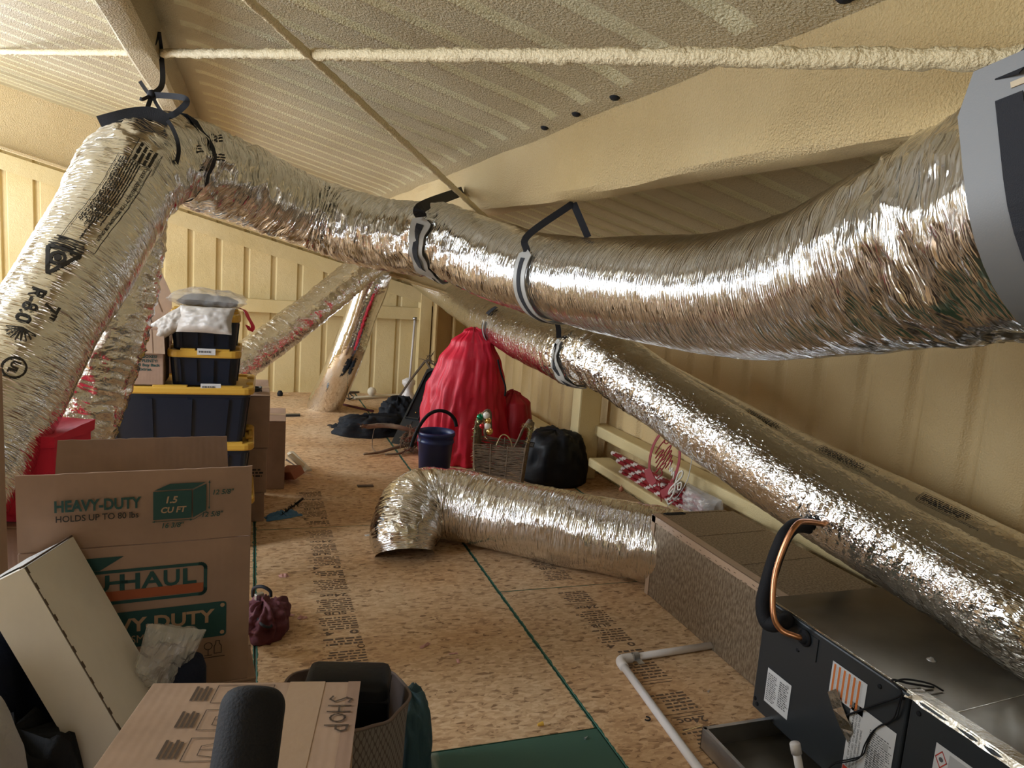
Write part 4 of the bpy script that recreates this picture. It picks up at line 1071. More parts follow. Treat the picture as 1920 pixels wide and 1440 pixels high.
# ================================================================ CARTONS AND TOTES, LEFT SIDE
def carton(name, label, mat4, size, mat='cardboard', group=None, tape=True, cat='box', along=False):
    """closed carton; mat4 puts its base centre"""
    w, d, h = size
    root = thing(name, label, cat, matrix=mat4, group=group)
    b = MB(); b.box((0, 0, h / 2 - 0.003), (w, d, h - 0.006), bev=0.004); b.build('body', M[mat], root)
    for s in (-1, 1):
        b = MB()
        if along: b.box((0.2635 - w / 2 + (w - 0.2635) / 2 + 0.0005 if s > 0 else 0.2625 / 2 - w / 2, 0, h - 0.003), (w - 0.2645 if s > 0 else 0.2615, d, 0.006), bev=0.0015)
        else: b.box((0, s * (d / 4 + 0.001), h - 0.003), (w, d / 2 - 0.002, 0.006), bev=0.0015)
        b.build('flap', M[mat], root)
    if tape:
        b = MB(); b.box((0, 0, h + 0.0006), (w + 0.002, 0.05, 0.0012)); b.slab((w / 2 + 0.0002, -0.025, h - 0.07), (0.001, 0, 0), (0, 0.05, 0), (0, 0, 0.07)); b.slab((-w / 2 - 0.0012, -0.025, h - 0.07), (0.001, 0, 0), (0, 0.05, 0), (0, 0, 0.07)); b.build('tape', M['tape'], root)
    return root
def at(x, y, z, rz=0.0): return Matrix.Translation((x, y, z)) @ Matrix.Rotation(rz, 4, 'Z')

# nearest carton, marked in marker pen
FLc, FRc = PD(310, 1283, 1.42), PD(668, 1278, 1.35)
ya = ray(762, 610).normalized(); xa = ya.cross(Vector((0, 0, 1))).normalized(); za = xa.cross(ya)
K_ = 0.885; FRc = PD(668, 1278, 1.20); Wd = 0.352; FLc = FRc - xa * Wd * K_
Ld, Hh = 0.40, 0.34
top_c = FLc + xa * Wd * K_ / 2 - ya * Ld * K_ / 2
shop = carton('cardboard_box', 'nearest cardboard box with SHOP handwritten on its taped top', axes_matrix(top_c - za * Hh * K_, xa * K_, ya * K_, za * K_), (Wd, Ld, Hh), 'cardboard_light', tape=False, along=True)
p = Print((-Wd / 2, -Ld / 2, Hh + 0.0002), (1, 0, 0), (0, 1, 0), 0.0012)
p.rect(0.235, 0.0, 0.062, Ld, 'tape', 0.5)
p.rect(0.338, 0.0, 0.022, Ld, 'cardboard', 0.3)
q = Print((-Wd / 2 + 0.312, Ld / 2 - 0.055, Hh + 0.0002), (0, -1, 0), (1, 0, 0), 0.0012)
def pen(pts, ox): q.line([(x + ox, y) for x, y in pts], 0.0035, 'ink_brown', 1.5)
pen([(0.022, 0.032), (0.012, 0.036), (0.006, 0.028), (0.014, 0.018), (0.020, 0.008), (0.012, 0.0), (0.002, 0.004)], 0.0)
pen([(0.0, 0.036), (0.0, 0.0)], 0.034); pen([(0.02, 0.036), (0.02, 0.0)], 0.034); pen([(0.0, 0.018), (0.02, 0.018)], 0.034)
q.disc(0.074, 0.018, 0.012, 'ink_brown', 1.5, 12, 0.0035)
pen([(0.0, 0.0), (0.0, 0.036), (0.014, 0.034), (0.018, 0.026), (0.012, 0.018), (0.0, 0.017)], 0.097)
q.build('handwriting', shop)
# printed packing pictures on the top
for k in range(4):
    y0 = Ld - 0.075 - k * 0.085; x0 = 0.115
    p.line([(x0, y0), (x0 + 0.095, y0), (x0 + 0.095, y0 + 0.062), (x0, y0 + 0.062)], 0.0016, 'ink_brown', 1.2, True)
    p.line([(x0 + 0.02, y0 + 0.015), (x0 + 0.05, y0 + 0.008), (x0 + 0.08, y0 + 0.018), (x0 + 0.08, y0 + 0.042), (x0 + 0.05, y0 + 0.05), (x0 + 0.02, y0 + 0.04)], 0.0014, 'ink_brown', 1.2, True)
    p.line([(x0 + 0.05, y0 + 0.008), (x0 + 0.05, y0 + 0.05)], 0.0014, 'ink_brown', 1.2); p.line([(x0 + 0.02, y0 + 0.03), (x0 + 0.08, y0 + 0.032)], 0.0014, 'ink_brown', 1.2)
    p.rect(x0 + 0.054, y0 + 0.02, 0.012, 0.014, 'ink_brown', 1.2)
    for j in range(4): p.rect(x0 - 0.036 + j * 0.0078, y0 + 0.008, 0.0045, 0.05 - 0.006 * (j % 2), 'ink_brown', 1.2)
p.rect(0.222, Ld - 0.20, 0.005, 0.13, 'ink_brown', 1.2); p.rect(0.230, Ld - 0.23, 0.005, 0.09, 'ink_brown', 1.2)
p.rect(0.17, 0.0, 0.05, 0.055, 'ink_teal', 1.1); p.poly([(0.17, 0.055), (0.17, 0.0), (0.09, 0.0)], 'ink_teal', 1.1)
p.build('printed_picture', shop)
carton('cardboard_box', 'plain cardboard box under the box marked SHOP', at(top_c.x - 0.02, top_c.y, 0.0, R(-8)), (0.32, 0.36, (top_c - za * Hh * K_).z - 0.02), 'cardboard')

# open moving box with its flap up
UW, UD, UH, FH = 0.416, 0.32, 0.325, 0.152
URC = PD(470, 1005, 1.57)
ux = Vector((0.995, 0.10, 0)).normalized(); uy = Vector((0, 0, 1)).cross(ux)
um = axes_matrix(URC - ux * UW / 2 + uy * UD / 2 - Vector((0, 0, UH)), ux, uy, Vector((0, 0, 1)))
uh = thing('moving_box', 'open U-HAUL moving box with HEAVY-DUTY front flap standing up'.replace('U-HAUL ', ''), 'box', matrix=um)
t = 0.005
b = MB(); b.box((0, -UD / 2 + t / 2, UH / 2), (UW, t, UH), bev=0.0015); b.build('front_panel', M['cardboard'], uh)
b = MB(); b.box((0, UD / 2 - t / 2, UH / 2), (UW, t, UH), bev=0.0015); b.build('back_panel', M['cardboard_dark'], uh)
for s in (-1, 1):
    b = MB(); b.box((s * (UW / 2 - t / 2), 0, UH / 2), (t, UD - 2 * t, UH), bev=0.0015); b.build('side_panel', M['cardboard'], uh)
b = MB(); b.box((0, 0, t / 2), (UW - 2 * t, UD - 2 * t, t)); b.build('bottom_panel', M['cardboard'], uh)
tl = R(-3)
def wavy_panel(w, h, th, lean, seed, y0, z0):
    """flap sheet hinged at y0,z0; slightly warped, ragged top edge"""
    nx, nz = 26, 8; vs = []
    for side in (0, 1):
        for i in range(nz + 1):
            for j in range(nx + 1):
                x = -w / 2 + w * j / nx; z = h * i / nz + (0.002 * noise.noise(Vector((x * 60, seed, 0))) if i == nz else 0)
                y = 0.004 * noise.noise(Vector((x * 5, z * 6, seed))) + side * th
                vs.append((x, y0 + y * 1.0 + z * math.sin(lean), z0 + z * math.cos(lean)))
    m = (nx + 1) * (nz + 1); fs = []
    for i in range(nz):
        for j in range(nx):
            a = i * (nx + 1) + j; fs += [(a, a + 1, a + nx + 2, a + nx + 1), (m + a, m + a + nx + 1, m + a + nx + 2, m + a + 1)]
    for j in range(nx): fs += [(nz * (nx + 1) + j, nz * (nx + 1) + j + 1, m + nz * (nx + 1) + j + 1, m + nz * (nx + 1) + j), (j + 1, j, m + j, m + j + 1)]
    for i in range(nz): fs += [(i * (nx + 1), (i + 1) * (nx + 1), m + (i + 1) * (nx + 1), m + i * (nx + 1)), (i * (nx + 1) + nx, m + i * (nx + 1) + nx, m + (i + 1) * (nx + 1) + nx, (i + 1) * (nx + 1) + nx)]
    return MB().add(vs, fs)
ff = wavy_panel(UW, FH, t, R(-2), 2.0, -UD / 2, UH + 0.002).build('front_flap', M['cardboard'], uh)
wavy_panel(UW * 0.9, FH, t, R(38), 3.0, UD / 2 - t, UH + 0.002).build('back_flap', M['cardboard_dark'], uh)
px2 = UW / 425.0
p = Print((-UW / 2, -UD / 2 - 0.006 - 0.0053, UH + 0.002), (1, 0, 0), (0, 0, 1), 0.0015)
p.text('HEAVY-DUTY', 0.062, 0.080, 0.031, 'ink_teal', 0.035, width=0.147); p.text('HOLDS UP TO 80 lbs', 0.064, 0.060, 0.0175, 'ink_black', 0.015, width=0.140)
x0, y0 = 0.230, 0.052
p.rect(x0, y0, 0.070, 0.058, 'ink_teal'); p.poly([(x0 + 0.002, y0 + 0.0605), (x0 + 0.072, y0 + 0.0605), (x0 + 0.096, y0 + 0.073), (x0 + 0.03, y0 + 0.073)], 'ink_teal'); p.poly([(x0 + 0.0725, y0), (x0 + 0.097, y0 + 0.014), (x0 + 0.097, y0 + 0.070), (x0 + 0.0725, y0 + 0.058)], 'ink_teal')
p.text('1.5', x0 + 0.023, y0 + 0.034, 0.019, 'kraft_print', 0.03, 0.2, k=1.8); p.text('CU FT', x0 + 0.014, y0 + 0.014, 0.0165, 'kraft_print', 0.03, 0.2, k=1.8)
p.text('12 5/8"', x0 + 0.110, y0 + 0.046, 0.0145, 'ink_teal', 0.02, 0.2, width=0.040); p.text('12 5/8"', x0 + 0.090, y0 + 0.000, 0.0145, 'ink_teal', 0.02, 0.2, width=0.040); p.text('16 3/8"', x0 + 0.016, y0 - 0.018, 0.0145, 'ink_teal', 0.02, 0.2, width=0.040)
p.line([(x0 + 0.103, y0 + 0.020), (x0 + 0.103, y0 + 0.072)], 0.0012, 'ink_teal'); p.line([(x0 + 0.002, y0 - 0.004), (x0 + 0.068, y0 - 0.004)], 0.0012, 'ink_teal'); p.line([(x0 + 0.074, y0 - 0.004), (x0 + 0.098, y0 + 0.011)], 0.0012, 'ink_teal')
for (a, c2, dx, dy) in ((x0 + 0.103, y0 + 0.074, 0, 1), (x0 + 0.103, y0 + 0.018, 0, -1), (x0, y0 - 0.004, -1, 0), (x0 + 0.070, y0 - 0.004, 1, 0)):
    p.poly([(a + dx * 0.003, c2 + dy * 0.003), (a - dx * 0.003 + dy * 0.0022, c2 - dy * 0.003 + dx * 0.0022), (a - dx * 0.003 - dy * 0.0022, c2 - dy * 0.003 - dx * 0.0022)], 'ink_teal')
p.build('printed_lettering', ff and uh)
p = Print((-UW / 2, -UD / 2 - 0.0003, 0), (1, 0, 0), (0, 0, 1), 0.0012)
p.rrect(0.100, 0.208, 0.228, 0.066, 0.010, 'ink_teal', 1, 0.0065); p.rect(0.103, 0.2125, 0.221, 0.020, 'ink_orange', 0.8)
p.poly([(0.10, 0.305), (0.178, 0.305), (0.135, 0.278), (0.10, 0.278)], 'ink_teal')
for ch, x, w in (('U', 0.118, 0.034), ('-', 0.158, 0.014), ('H', 0.170, 0.036), ('A', 0.208, 0.040), ('U', 0.249, 0.030), ('L', 0.285, 0.026)):
    if ch == '-': p.rect(0.150, 0.247, 0.034, 0.007, 'ink_teal', 1.2)
    else: p.text(ch, x, 0.234, 0.047, 'ink_teal', 0.025, width=w, k=1.2)
p.rrect(0.02, 0.108, 0.350, 0.078, 0.007, 'ink_teal', 1)
for x, y in ((0.362, 0.178), (0.362, 0.117), (0.03, 0.178), (0.03, 0.117)): p.disc(x, y, 0.0045, 'kraft_print', 1.6)
p.text('HEAVY-DUTY', 0.085, 0.143, 0.040, 'kraft_print', 0.03, width=0.262, k=1.6); p.text('SMALL BOX', 0.190, 0.117, 0.024, 'kraft_print', 0.0, width=0.105, k=1.6)
p.disc(0.335, 0.088, 0.008, 'ink_black', 1, 12, 0.0014); p.line([(0.335, 0.080), (0.335, 0.067)], 0.0014, 'ink_black'); p.line([(0.328, 0.067), (0.342, 0.067)], 0.0014, 'ink_black')
p.line([(0.350, 0.098), (0.357, 0.098), (0.357, 0.092), (0.361, 0.086), (0.361, 0.070), (0.347, 0.070), (0.347, 0.086), (0.350, 0.092)], 0.0014, 'ink_black', 1, True); p.line([(0.325, 0.062), (0.367, 0.062)], 0.0016, 'ink_black')
p.build('printed_lettering', uh)
zs = um.translation.z
carton('cardboard_box', 'upper plain carton hidden under the open HEAVY-DUTY moving box', at(-0.20, 1.74, zs / 2, R(5)), (0.42, 0.34, zs / 2), 'cardboard')
carton('cardboard_box', 'bottom plain carton of the stack under the HEAVY-DUTY moving box', at(-0.20, 1.75, 0, R(4)), (0.42, 0.36, zs / 2), 'cardboard')

# long white carton leaning in the corner
A0, B0, C1, L1 = PD(45, 1065, 1.19), PD(125, 985, 1.41), PD(-22, 1100, 1.215), PD(235, 1390, 1.23)
lx = (L1 - A0).normalized(); wx = (B0 - A0); wx = wx - lx * wx.dot(lx); wl2 = wx.length; wx.normalize(); nx_ = lx.cross(wx)
if (C1 - A0).dot(nx_) < 0: nx_ = -nx_
dep = 0.075; Llen = (L1 - A0).length * 1.34
wc = thing('white_carton', 'long white corrugated carton leaning beside the SHOP box', 'box', A0)
b = MB(); b.slab(A0, lx * Llen, wx * wl2, nx_ * dep); b.build('carton_shell', M['white_board'], wc, world=True)
b = MB(); rd = random.Random(9); s_ = 0.0
while s_ < Llen - 0.03:                                # torn dark line where the lid is tucked in
    o = A0 + lx * s_ + nx_ * -0.0008 + wx * 0.001
    b.slab(o - nx_ * 0.0005, lx * 0.012, wx * rd.uniform(0.004, 0.007), -nx_ * 0.0008); b.slab(o, lx * 0.03, wx * 0.0018, -nx_ * 0.0008); s_ += 0.03
b.build('tuck_edge', M['ink_brown'], wc, world=True)
b = MB(); e0 = A0 - lx * 0.001
b.slab(e0 + wx * 0.0, wx * wl2, nx_ * 0.006, -lx * 0.003); b.build('tuck_edge', M['ink_brown'], wc, world=True)
p = Print(e0 + wx * wl2 * 0.86 + nx_ * 0.012, nx_, -wx, 0.003)
if p.N.dot(-lx) < 0: p.N = -p.N
p.rect(0.0, 0.0, 0.06, wl2 * 0.7, 'label_white', 0.6); p.greek(0.008, 0.03, 0.03, 0.05, 6, 'label_grey', 0.5, 3, 1.0); p.build('shipping_label', wc, True)

# padded black handle bar standing in front of everything
hb = thing('padded_handle', 'black foam-padded upright handle bar rising before the SHOP box', 'handle', (0.0, 0.80, 0))
h1 = PD(480, 1286, 0.80); h0 = PD(440, 1560, 0.74); hax = (h1 - h0).normalized(); R0 = 0.0335
prof2 = [h0 + hax * 0.0, h0 + hax * 0.03]
Lh = (h1 - h0).length
pts = [h0 - hax * 0.10]; rr = [R0]
for f_ in (0.2, 0.5, 0.8): pts.append(h0 + hax * (Lh - 0.02) * f_); rr.append(R0)
for a in range(0, 91, 10): pts.append(h1 - hax * 0.022 * (1 - math.sin(R(a)))); rr.append(max(0.0015, R0 * (math.cos(R(a)) ** 0.55 if a < 90 else 0.0)))
MB().tube(pts, rr, 28).build('foam_grip', M['black_rubber'], hb, smooth=True, world=True)
foot = h0 - hax * (h0.z / hax.z)
MB().tube([foot, h0], 0.014, 12).build('steel_tube', M['cabinet_dark'], hb, smooth=True, world=True)
b = MB(); b.lathe([(0.0, 0), (0.06, 0), (0.06, 0.012), (0.02, 0.02), (0.0, 0.02)], (foot.x, foot.y, 0), 20); b.build('foot_plate', M['black_rubber'], hb, world=True)

# ---------------------------------------------------------------- black totes with yellow lids
def rr_pts(w, d, r, n=5):
    out = []
    for cx, cy, a0 in ((w / 2 - r, -d / 2 + r, -90), (w / 2 - r, d / 2 - r, 0), (-w / 2 + r, d / 2 - r, 90), (-w / 2 + r, -d / 2 + r, 180)):
        for j in range(n): a = R(a0 + 90.0 * j / (n - 1)); out.append((cx + r * math.cos(a), cy + r * math.sin(a)))
    return out
def loft(mb, secs, cap0=True, cap1=True):
    """secs: (w, d, z, r)"""
    vs = []; n = 20
    for w, d, z, r in secs: vs += [(x, y, z) for x, y in rr_pts(w, d, r)]
    fs = [(i * n + k, i * n + (k + 1) % n, (i + 1) * n + (k + 1) % n, (i + 1) * n + k) for i in range(len(secs) - 1) for k in range(n)]
    if cap0: fs.append(tuple(range(n - 1, -1, -1)))
    if cap1: fs.append(tuple((len(secs) - 1) * n + k for k in range(n)))
    return mb.add(vs, fs)
def tote(label, x, y, z, w, d, h, rz, group, nrib=3):
    root = thing('storage_tote', label, 'tote', (x, y, z), rz, group)
    lid_h = 0.042; bh = h - lid_h + 0.012
    b = MB(); loft(b, [(w * 0.86, d * 0.84, 0, 0.03), (w * 0.93, d * 0.92, bh * 0.9, 0.035), (w * 0.95, d * 0.94, bh * 0.9, 0.035), (w * 0.95, d * 0.94, bh, 0.035)]); b.build('body', M['navy_plastic'], root)
    def face(t, zz, side):                           # point on the tapered wall; t across, zz up
        f_ = zz / (bh * 0.9); wx_, dy_ = (w * (0.86 + 0.07 * f_)) / 2, (d * (0.84 + 0.08 * f_)) / 2
        return Vector((t * wx_, -dy_, zz)) if side == 0 else Vector((wx_, t * dy_, zz))
    for side, ts in ((0, [-0.72, -0.25, 0.25, 0.72]), (1, [-0.7, -0.35, 0.0, 0.35, 0.7])):
        for t in ts:
            N = Vector((0, -0.008, 0)) if side == 0 else Vector((0.008, 0, 0)); hw = 0.03 if side == 0 else 0.05
            p0, p1, p2, p3 = face(t - hw, 0.02, side), face(t + hw, 0.02, side), face(t + hw, bh * 0.86, side), face(t - hw, bh * 0.86, side)
            b = MB(); b.add([p0, p1, p2, p3] + [q + N for q in (p0, p1, p2, p3)], [(4, 5, 6, 7), (0, 1, 5, 4), (1, 2, 6, 5), (2, 3, 7, 6), (3, 0, 4, 7)]); b.build('rib', M['navy_plastic'], root)
    b = MB(); loft(b, [(w * 0.985, d * 0.98, h - lid_h, 0.045), (w, d, h - lid_h + 0.008, 0.05), (w, d, h - 0.012, 0.05), (w * 0.985, d * 0.98, h - 0.004, 0.045), (w * 0.93, d * 0.90, h - 0.004, 0.04), (w * 0.92, d * 0.89, h - 0.016, 0.04)], True, True)
    lid = b.build('lid', M['yellow_plastic'], root)
    for t in (-0.33, 0.0, 0.33) if w > 0.5 else (-0.22, 0.24):
        b = MB(); b.box((t * w, -d / 2 + 0.022, h - 0.001), (w * 0.20, 0.034, 0.011), bev=0.004); b.build('lid_ridge', M['yellow_plastic'], lid)
    for s in (-1, 1):
        for t in (-0.2, 0.2):
            b = MB(); b.box((s * (w / 2 - 0.028), t * d, h + 0.001), (0.036, 0.05, 0.014), bev=0.005); b.build('lid_ridge', M['yellow_plastic'], lid)
    return root
g = 'black totes with yellow lids'
TX = -0.40; TY = 4.46
tote('large black tote with yellow lid, bottom of its stack, on the floor', TX + 0.01, TY, 0.0, 0.84, 0.52, 0.315, R(1), g)
tote('large black tote with yellow lid, middle one of three large totes', TX, TY, 0.313, 0.85, 0.52, 0.315, 0, g)
tote('large black tote with yellow lid, carrying two small totes', TX + 0.005, TY - 0.01, 0.626, 0.84, 0.52, 0.315, R(-1), g)
tote('lower small black tote with yellow lid and a white paper label', -0.235, 4.45, 0.939, 0.37, 0.46, 0.195, 0, g)
tote('upper small black tote with yellow lid, under the white pillow bag', -0.242, 4.46, 1.132, 0.36, 0.46, 0.195, R(2), g)
for x, y, z, lab, w in ((-0.225, 4.212, 1.11, 'white paper label strip at the foot of the upper small tote', 0.09), (-0.20, 4.19, 0.925, 'white paper label strip stuck below the lower small tote', 0.10)):
    t_ = thing('paper_label', lab, 'label', (x, y, z)); p = Print((x - w / 2, y, z), (1, 0, 0), (0, 0, 1), 0.001)
    b = MB(); b.box((x, y + 0.002, z + 0.016), (w, 0.003, 0.034)); b.build('paper', M['label_white'], t_, world=True)
    p.greek(0.008, 0.010, w - 0.016, 0.012, 1, 'label_ink', 0.8, 4); p.build('printed_lettering', t_, True)

# white pillow in a bag and clear zip bag slumped on the top tote
def sheet_lump(name, lab, cat, mat, fn, nu, nv, th=None, smooth=True, group=None, base=None, part='cloth'):
    vs = [fn(i / nu, j / nv) for i in range(nu + 1) for j in range(nv + 1)]
    fs = [(i * (nv + 1) + j, (i + 1) * (nv + 1) + j, (i + 1) * (nv + 1) + j + 1, i * (nv + 1) + j + 1) for i in range(nu) for j in range(nv)]
    c = sum((Vector(v) for v in vs), Vector()) / len(vs)
    return MB().add(vs, fs)
def pillow(c, ux, uy, uz, w, h, t, seed, nu=30, nv=22, fold=0.012):
    """closed soft pad: w along ux, h along uy, thickness t along uz"""
    mb = MB()
    for s in (1, -1):
        vs = []
        for i in range(nu + 1):
            for j in range(nv + 1):
                a, b_ = 2 * i / nu - 1, 2 * j / nv - 1
                e = max(0.0, (1 - abs(a) ** 2.6) * (1 - abs(b_) ** 2.6)) ** 0.5
                k = noise.noise(Vector((a * 2.4, b_ * 2.4, seed))) + 0.5 * noise.noise(Vector((a * 6, b_ * 6, seed + 4)))
                pull = 1 - 0.07 * (1 - abs(a)) * abs(b_) ** 3
                vs.append(c + ux * (a * w / 2 * (1 - 0.08 * (1 - abs(b_)) * abs(a) ** 3)) + uy * (b_ * h / 2 * pull) + uz * (s * t / 2 * e + fold * k * (0.3 + e)))
        f = [(i * (nv + 1) + j, (i + 1) * (nv + 1) + j, (i + 1) * (nv + 1) + j + 1, i * (nv + 1) + j + 1) for i in range(nu) for j in range(nv)]
        mb.add(vs, f if s > 0 else [q[::-1] for q in f])
    return mb
wp = thing('pillow_bag', 'white plastic bag of soft stuffing draped over the top tote', 'bag', PD(370, 600, 4.05))
cl_ = PD(400, 604, 3.84); ux_ = (PD(440, 606, 4.05) - PD(345, 600, 4.05)).normalized(); uz_ = (Vector((0, -1, 0.35))).normalized(); uy_ = uz_.cross(ux_).normalized(); uz_ = ux_.cross(uy_)
pillow(PD(386, 600, 3.85), ux_, uy_, uz_, 0.29, 0.145, 0.10, 3.0).build('bag_film', M['white_plastic_bag'], wp, True, True)
ux2 = (PD(345, 588, 4.05) - PD(290, 622, 4.05)).normalized(); uy2 = uz_.cross(ux2).normalized()
pillow(PD(320, 606, 3.86), ux2, uy2, ux2.cross(uy2), 0.21, 0.105, 0.08, 5.0).build('bag_corner', M['white_plastic_bag'], wp, True, True)
zb = thing('clear_bag', 'clear plastic bag holding dark folded cloth, lying on the white bag', 'bag', PD(378, 570, 4.2))
c_ = Vector((-0.225, 4.42, 1.395))
pillow(c_ + Vector((0, 0, -0.015)), Vector((1, 0, -0.03)), Vector((0, 1, 0)), Vector((0.03, 0, 1)), 0.31, 0.32, 0.07, 7.0, fold=0.006).build('folded_cloth', M['navy_cloth'], zb, True, True)
pillow(c_, Vector((1, 0, -0.03)), Vector((0, 1, 0)), Vector((0.03, 0, 1)), 0.40, 0.42, 0.105, 8.0, fold=0.016).build('clear_film', M['clear_film'], zb, True, True)
b = MB(); rp_ = catmull([PD(446, 578, 4.2), PD(458, 582, 4.15), PD(466, 597, 4.1), PD(474, 612, 4.08), PD(470, 620, 4.08), PD(464, 610, 4.1)], 6)
b.strip([q + Vector((-0.011, 0, 0.004)) for q in rp_], [q + Vector((0.011, 0, -0.004)) for q in rp_], 0.003); b.build('red_ribbon', M['red_cloth'], zb, world=True)

# buy-back carton with drooping flap on the big tote
bk_c = PD(318, 720, 4.17); bw, bd, bh_ = 0.30, 0.28, 0.30
bm_ = at(bk_c.x - bw / 2 + 0.0, 4.19 + bd / 2 + 0.02, 0.943, R(0))
bk = thing('moving_box', 'brown carton printed NEED BOXES on the large tote, flap hanging down', 'box', matrix=bm_)
b = MB(); b.box((0, 0, bh_ / 2), (bw, bd, bh_), bev=0.004); b.build('body', M['cardboard'], bk)
b = MB(); b.slab((-bw / 2 + 0.01, -bd / 2 + 0.01, bh_ + 0.004), (bw - 0.012, 0, 0), (0.012, -0.045, -0.135), (0, -0.004, 0.0015)); b.build('flap', M['cardboard_light'], bk)
b = MB()
for x in (-0.08, 0.02, 0.09): b.slab((x, -bd / 2 + 0.009, bh_ + 0.0065), (0.0025, 0, 0), (0.012, -0.045, -0.134), (0, -0.004, 0.0015))
b.build('crease', M['cardboard_dark'], bk)
p = Print((-bw / 2, -bd / 2 - 0.0002, 0), (1, 0, 0), (0, 0, 1), 0.0012)
for i, t_ in enumerate(('NEED BOXES?', 'TAKE PLENTY!', "We'll Buy Back", 'the Extras.')): p.text(t_, 0.145, 0.142 - 0.022 * i, 0.021, 'ink_teal', 0.03, width=(0.125, 0.125, 0.137, 0.10)[i])
p.disc(0.075, 0.115, 0.062, 'ink_teal', 1, 28, 0.004); p.text('100%', 0.030, 0.135, 0.034, 'ink_teal', 0.025, width=0.085); p.text('BUY-BACK', 0.020, 0.107, 0.024, 'ink_teal', 0.03, width=0.110); p.text('GUARANTEE', 0.027, 0.082, 0.018, 'ink_teal', 0.03, width=0.096)
p.build('printed_lettering', bk)
bb = thing('blue_packet', 'small blue packet lying on the brown NEED BOXES carton', 'packet', (bk_c.x - 0.20, 4.30, 1.25))
b = MB(); b.box((bk_c.x - 0.20, 4.30, 1.262), (0.09, 0.12, 0.022), bev=0.006); b.build('packet_body', M['blue_film'], bb, world=True)
# tall cardboard flaps standing behind
tf = thing('flattened_box', 'tall peaked sheet of folded cardboard standing behind the white bag', 'box', (-0.55, 4.64, 0.94))
P5 = lambda x, y, dy=0.0: PY(x, y, 4.60 + dy)
pts = [P5(230, 640), P5(245, 560), P5(268, 520), P5(292, 483), P5(307, 520), P5(322, 553), P5(322, 640)]
n_ = Vector((0, 0.006, 0)); 
b = MB(); b.add(pts + [q + n_ for q in pts], [tuple(range(7)), tuple(range(13, 6, -1))] + [(k, (k + 1) % 7, 7 + (k + 1) % 7, 7 + k) for k in range(7)]); b.build('cardboard_sheet', M['cardboard_light'], tf, world=True)
b = MB(); a1, a2 = P5(282, 530), P5(303, 585); b.slab(a1 + Vector((0, -0.003, 0)), a2 - a1, Vector((0.004, 0, 0)), Vector((0, 0.002, 0))); a1, a2 = P5(266, 545), P5(285, 610); b.slab(a1 + Vector((0, -0.003, 0)), a2 - a1, Vector((0.003, 0, 0)), Vector((0, 0.002, 0))); b.build('fold_line', M['cardboard_dark'], tf, world=True)
b = MB(); b.box((P5(276, 600).x, 4.64, (0.943 + P5(276, 640).z) / 2 + 0.04), (0.25, 0.05, max(0.06, P5(276, 640).z - 0.943 + 0.08)), bev=0.004); b.build('box_base', M['cardboard'], tf, world=True)

# brown cartons to the right of the totes
g = 'plain brown cartons beside the totes'
carton('cardboard_box', 'lowest brown carton of the stack right of the totes, on the floor', at(-0.13, 4.98, 0, R(1)), (0.44, 0.56, 0.185), 'cardboard', g)
carton('cardboard_box', 'middle brown carton with black print, right of the middle tote', at(-0.12, 5.00, 0.186, R(-1)), (0.46, 0.58, 0.285), 'cardboard', g)
c3 = carton('cardboard_box', 'top brown carton of the stack right of the largest upper tote', at(-0.12, 5.02, 0.473, R(0)), (0.47, 0.62, 0.33), 'cardboard', g)
c4 = carton('cardboard_box', 'narrow brown carton with a torn top behind the stack, nearest the bare floor', at(0.07, 5.62, 0.0, R(-2)), (0.36, 0.48, 0.50), 'cardboard', g)
mid_ = bpy.data.objects['cardboard_box.004'] if 'cardboard_box.004' in bpy.data.objects else None
for o_, wdt, dpt, hh in ((bpy.data.objects[c3.name], 0.47, 0.62, 0.33),):
    p = Print((wdt / 2 + 0.0004, -dpt / 2, 0), (0, 1, 0), (0, 0, 1), 0.0012)
    p.greek(0.06, 0.20, 0.10, 0.09, 3, 'label_grey', 0.5, 3); p.greek(0.20, 0.06, 0.3, 0.03, 1, 'ink_brown', 0.5, 9); p.build('printed_lettering', o_)
for o_ in [o for o in bpy.data.objects if o.get('label', '').startswith('middle brown carton')]:
    p = Print((0.23 + 0.0004, -0.29, 0), (0, 1, 0), (0, 0, 1), 0.0012); p.greek(0.08, 0.05, 0.40, 0.2, 5, 'ink_brown', 0.45, 13); p.build('printed_lettering', o_)
    p = Print((-0.23, -0.29 - 0.0004, 0), (1, 0, 0), (0, 0, 1), 0.0012); p.greek(0.37, 0.10, 0.07, 0.06, 3, 'ink_black', 0.55, 14); p.build('printed_lettering', o_)
for o_ in (c4,):
    p = Print((0.18 + 0.0004, -0.24, 0), (0, 1, 0), (0, 0, 1), 0.0012); p.greek(0.06, 0.18, 0.3, 0.2, 5, 'ink_brown', 0.4, 23); p.build('printed_lettering', o_)
# coil of cable between tote and carton
cc = thing('cable_coil', 'small coil of grey cable on the top brown carton by the tote', 'cable', (0.03, 4.80, 0.81))
pts = [Vector((0.035 + 0.03 * math.cos(a * 0.5), 4.83 + 0.05 * math.sin(a * 0.5), 0.812 + 0.0006 * a)) for a in range(40)]
MB().tube(pts, 0.005, 6).build('cable', M['cabinet_dark'], cc, True, True)

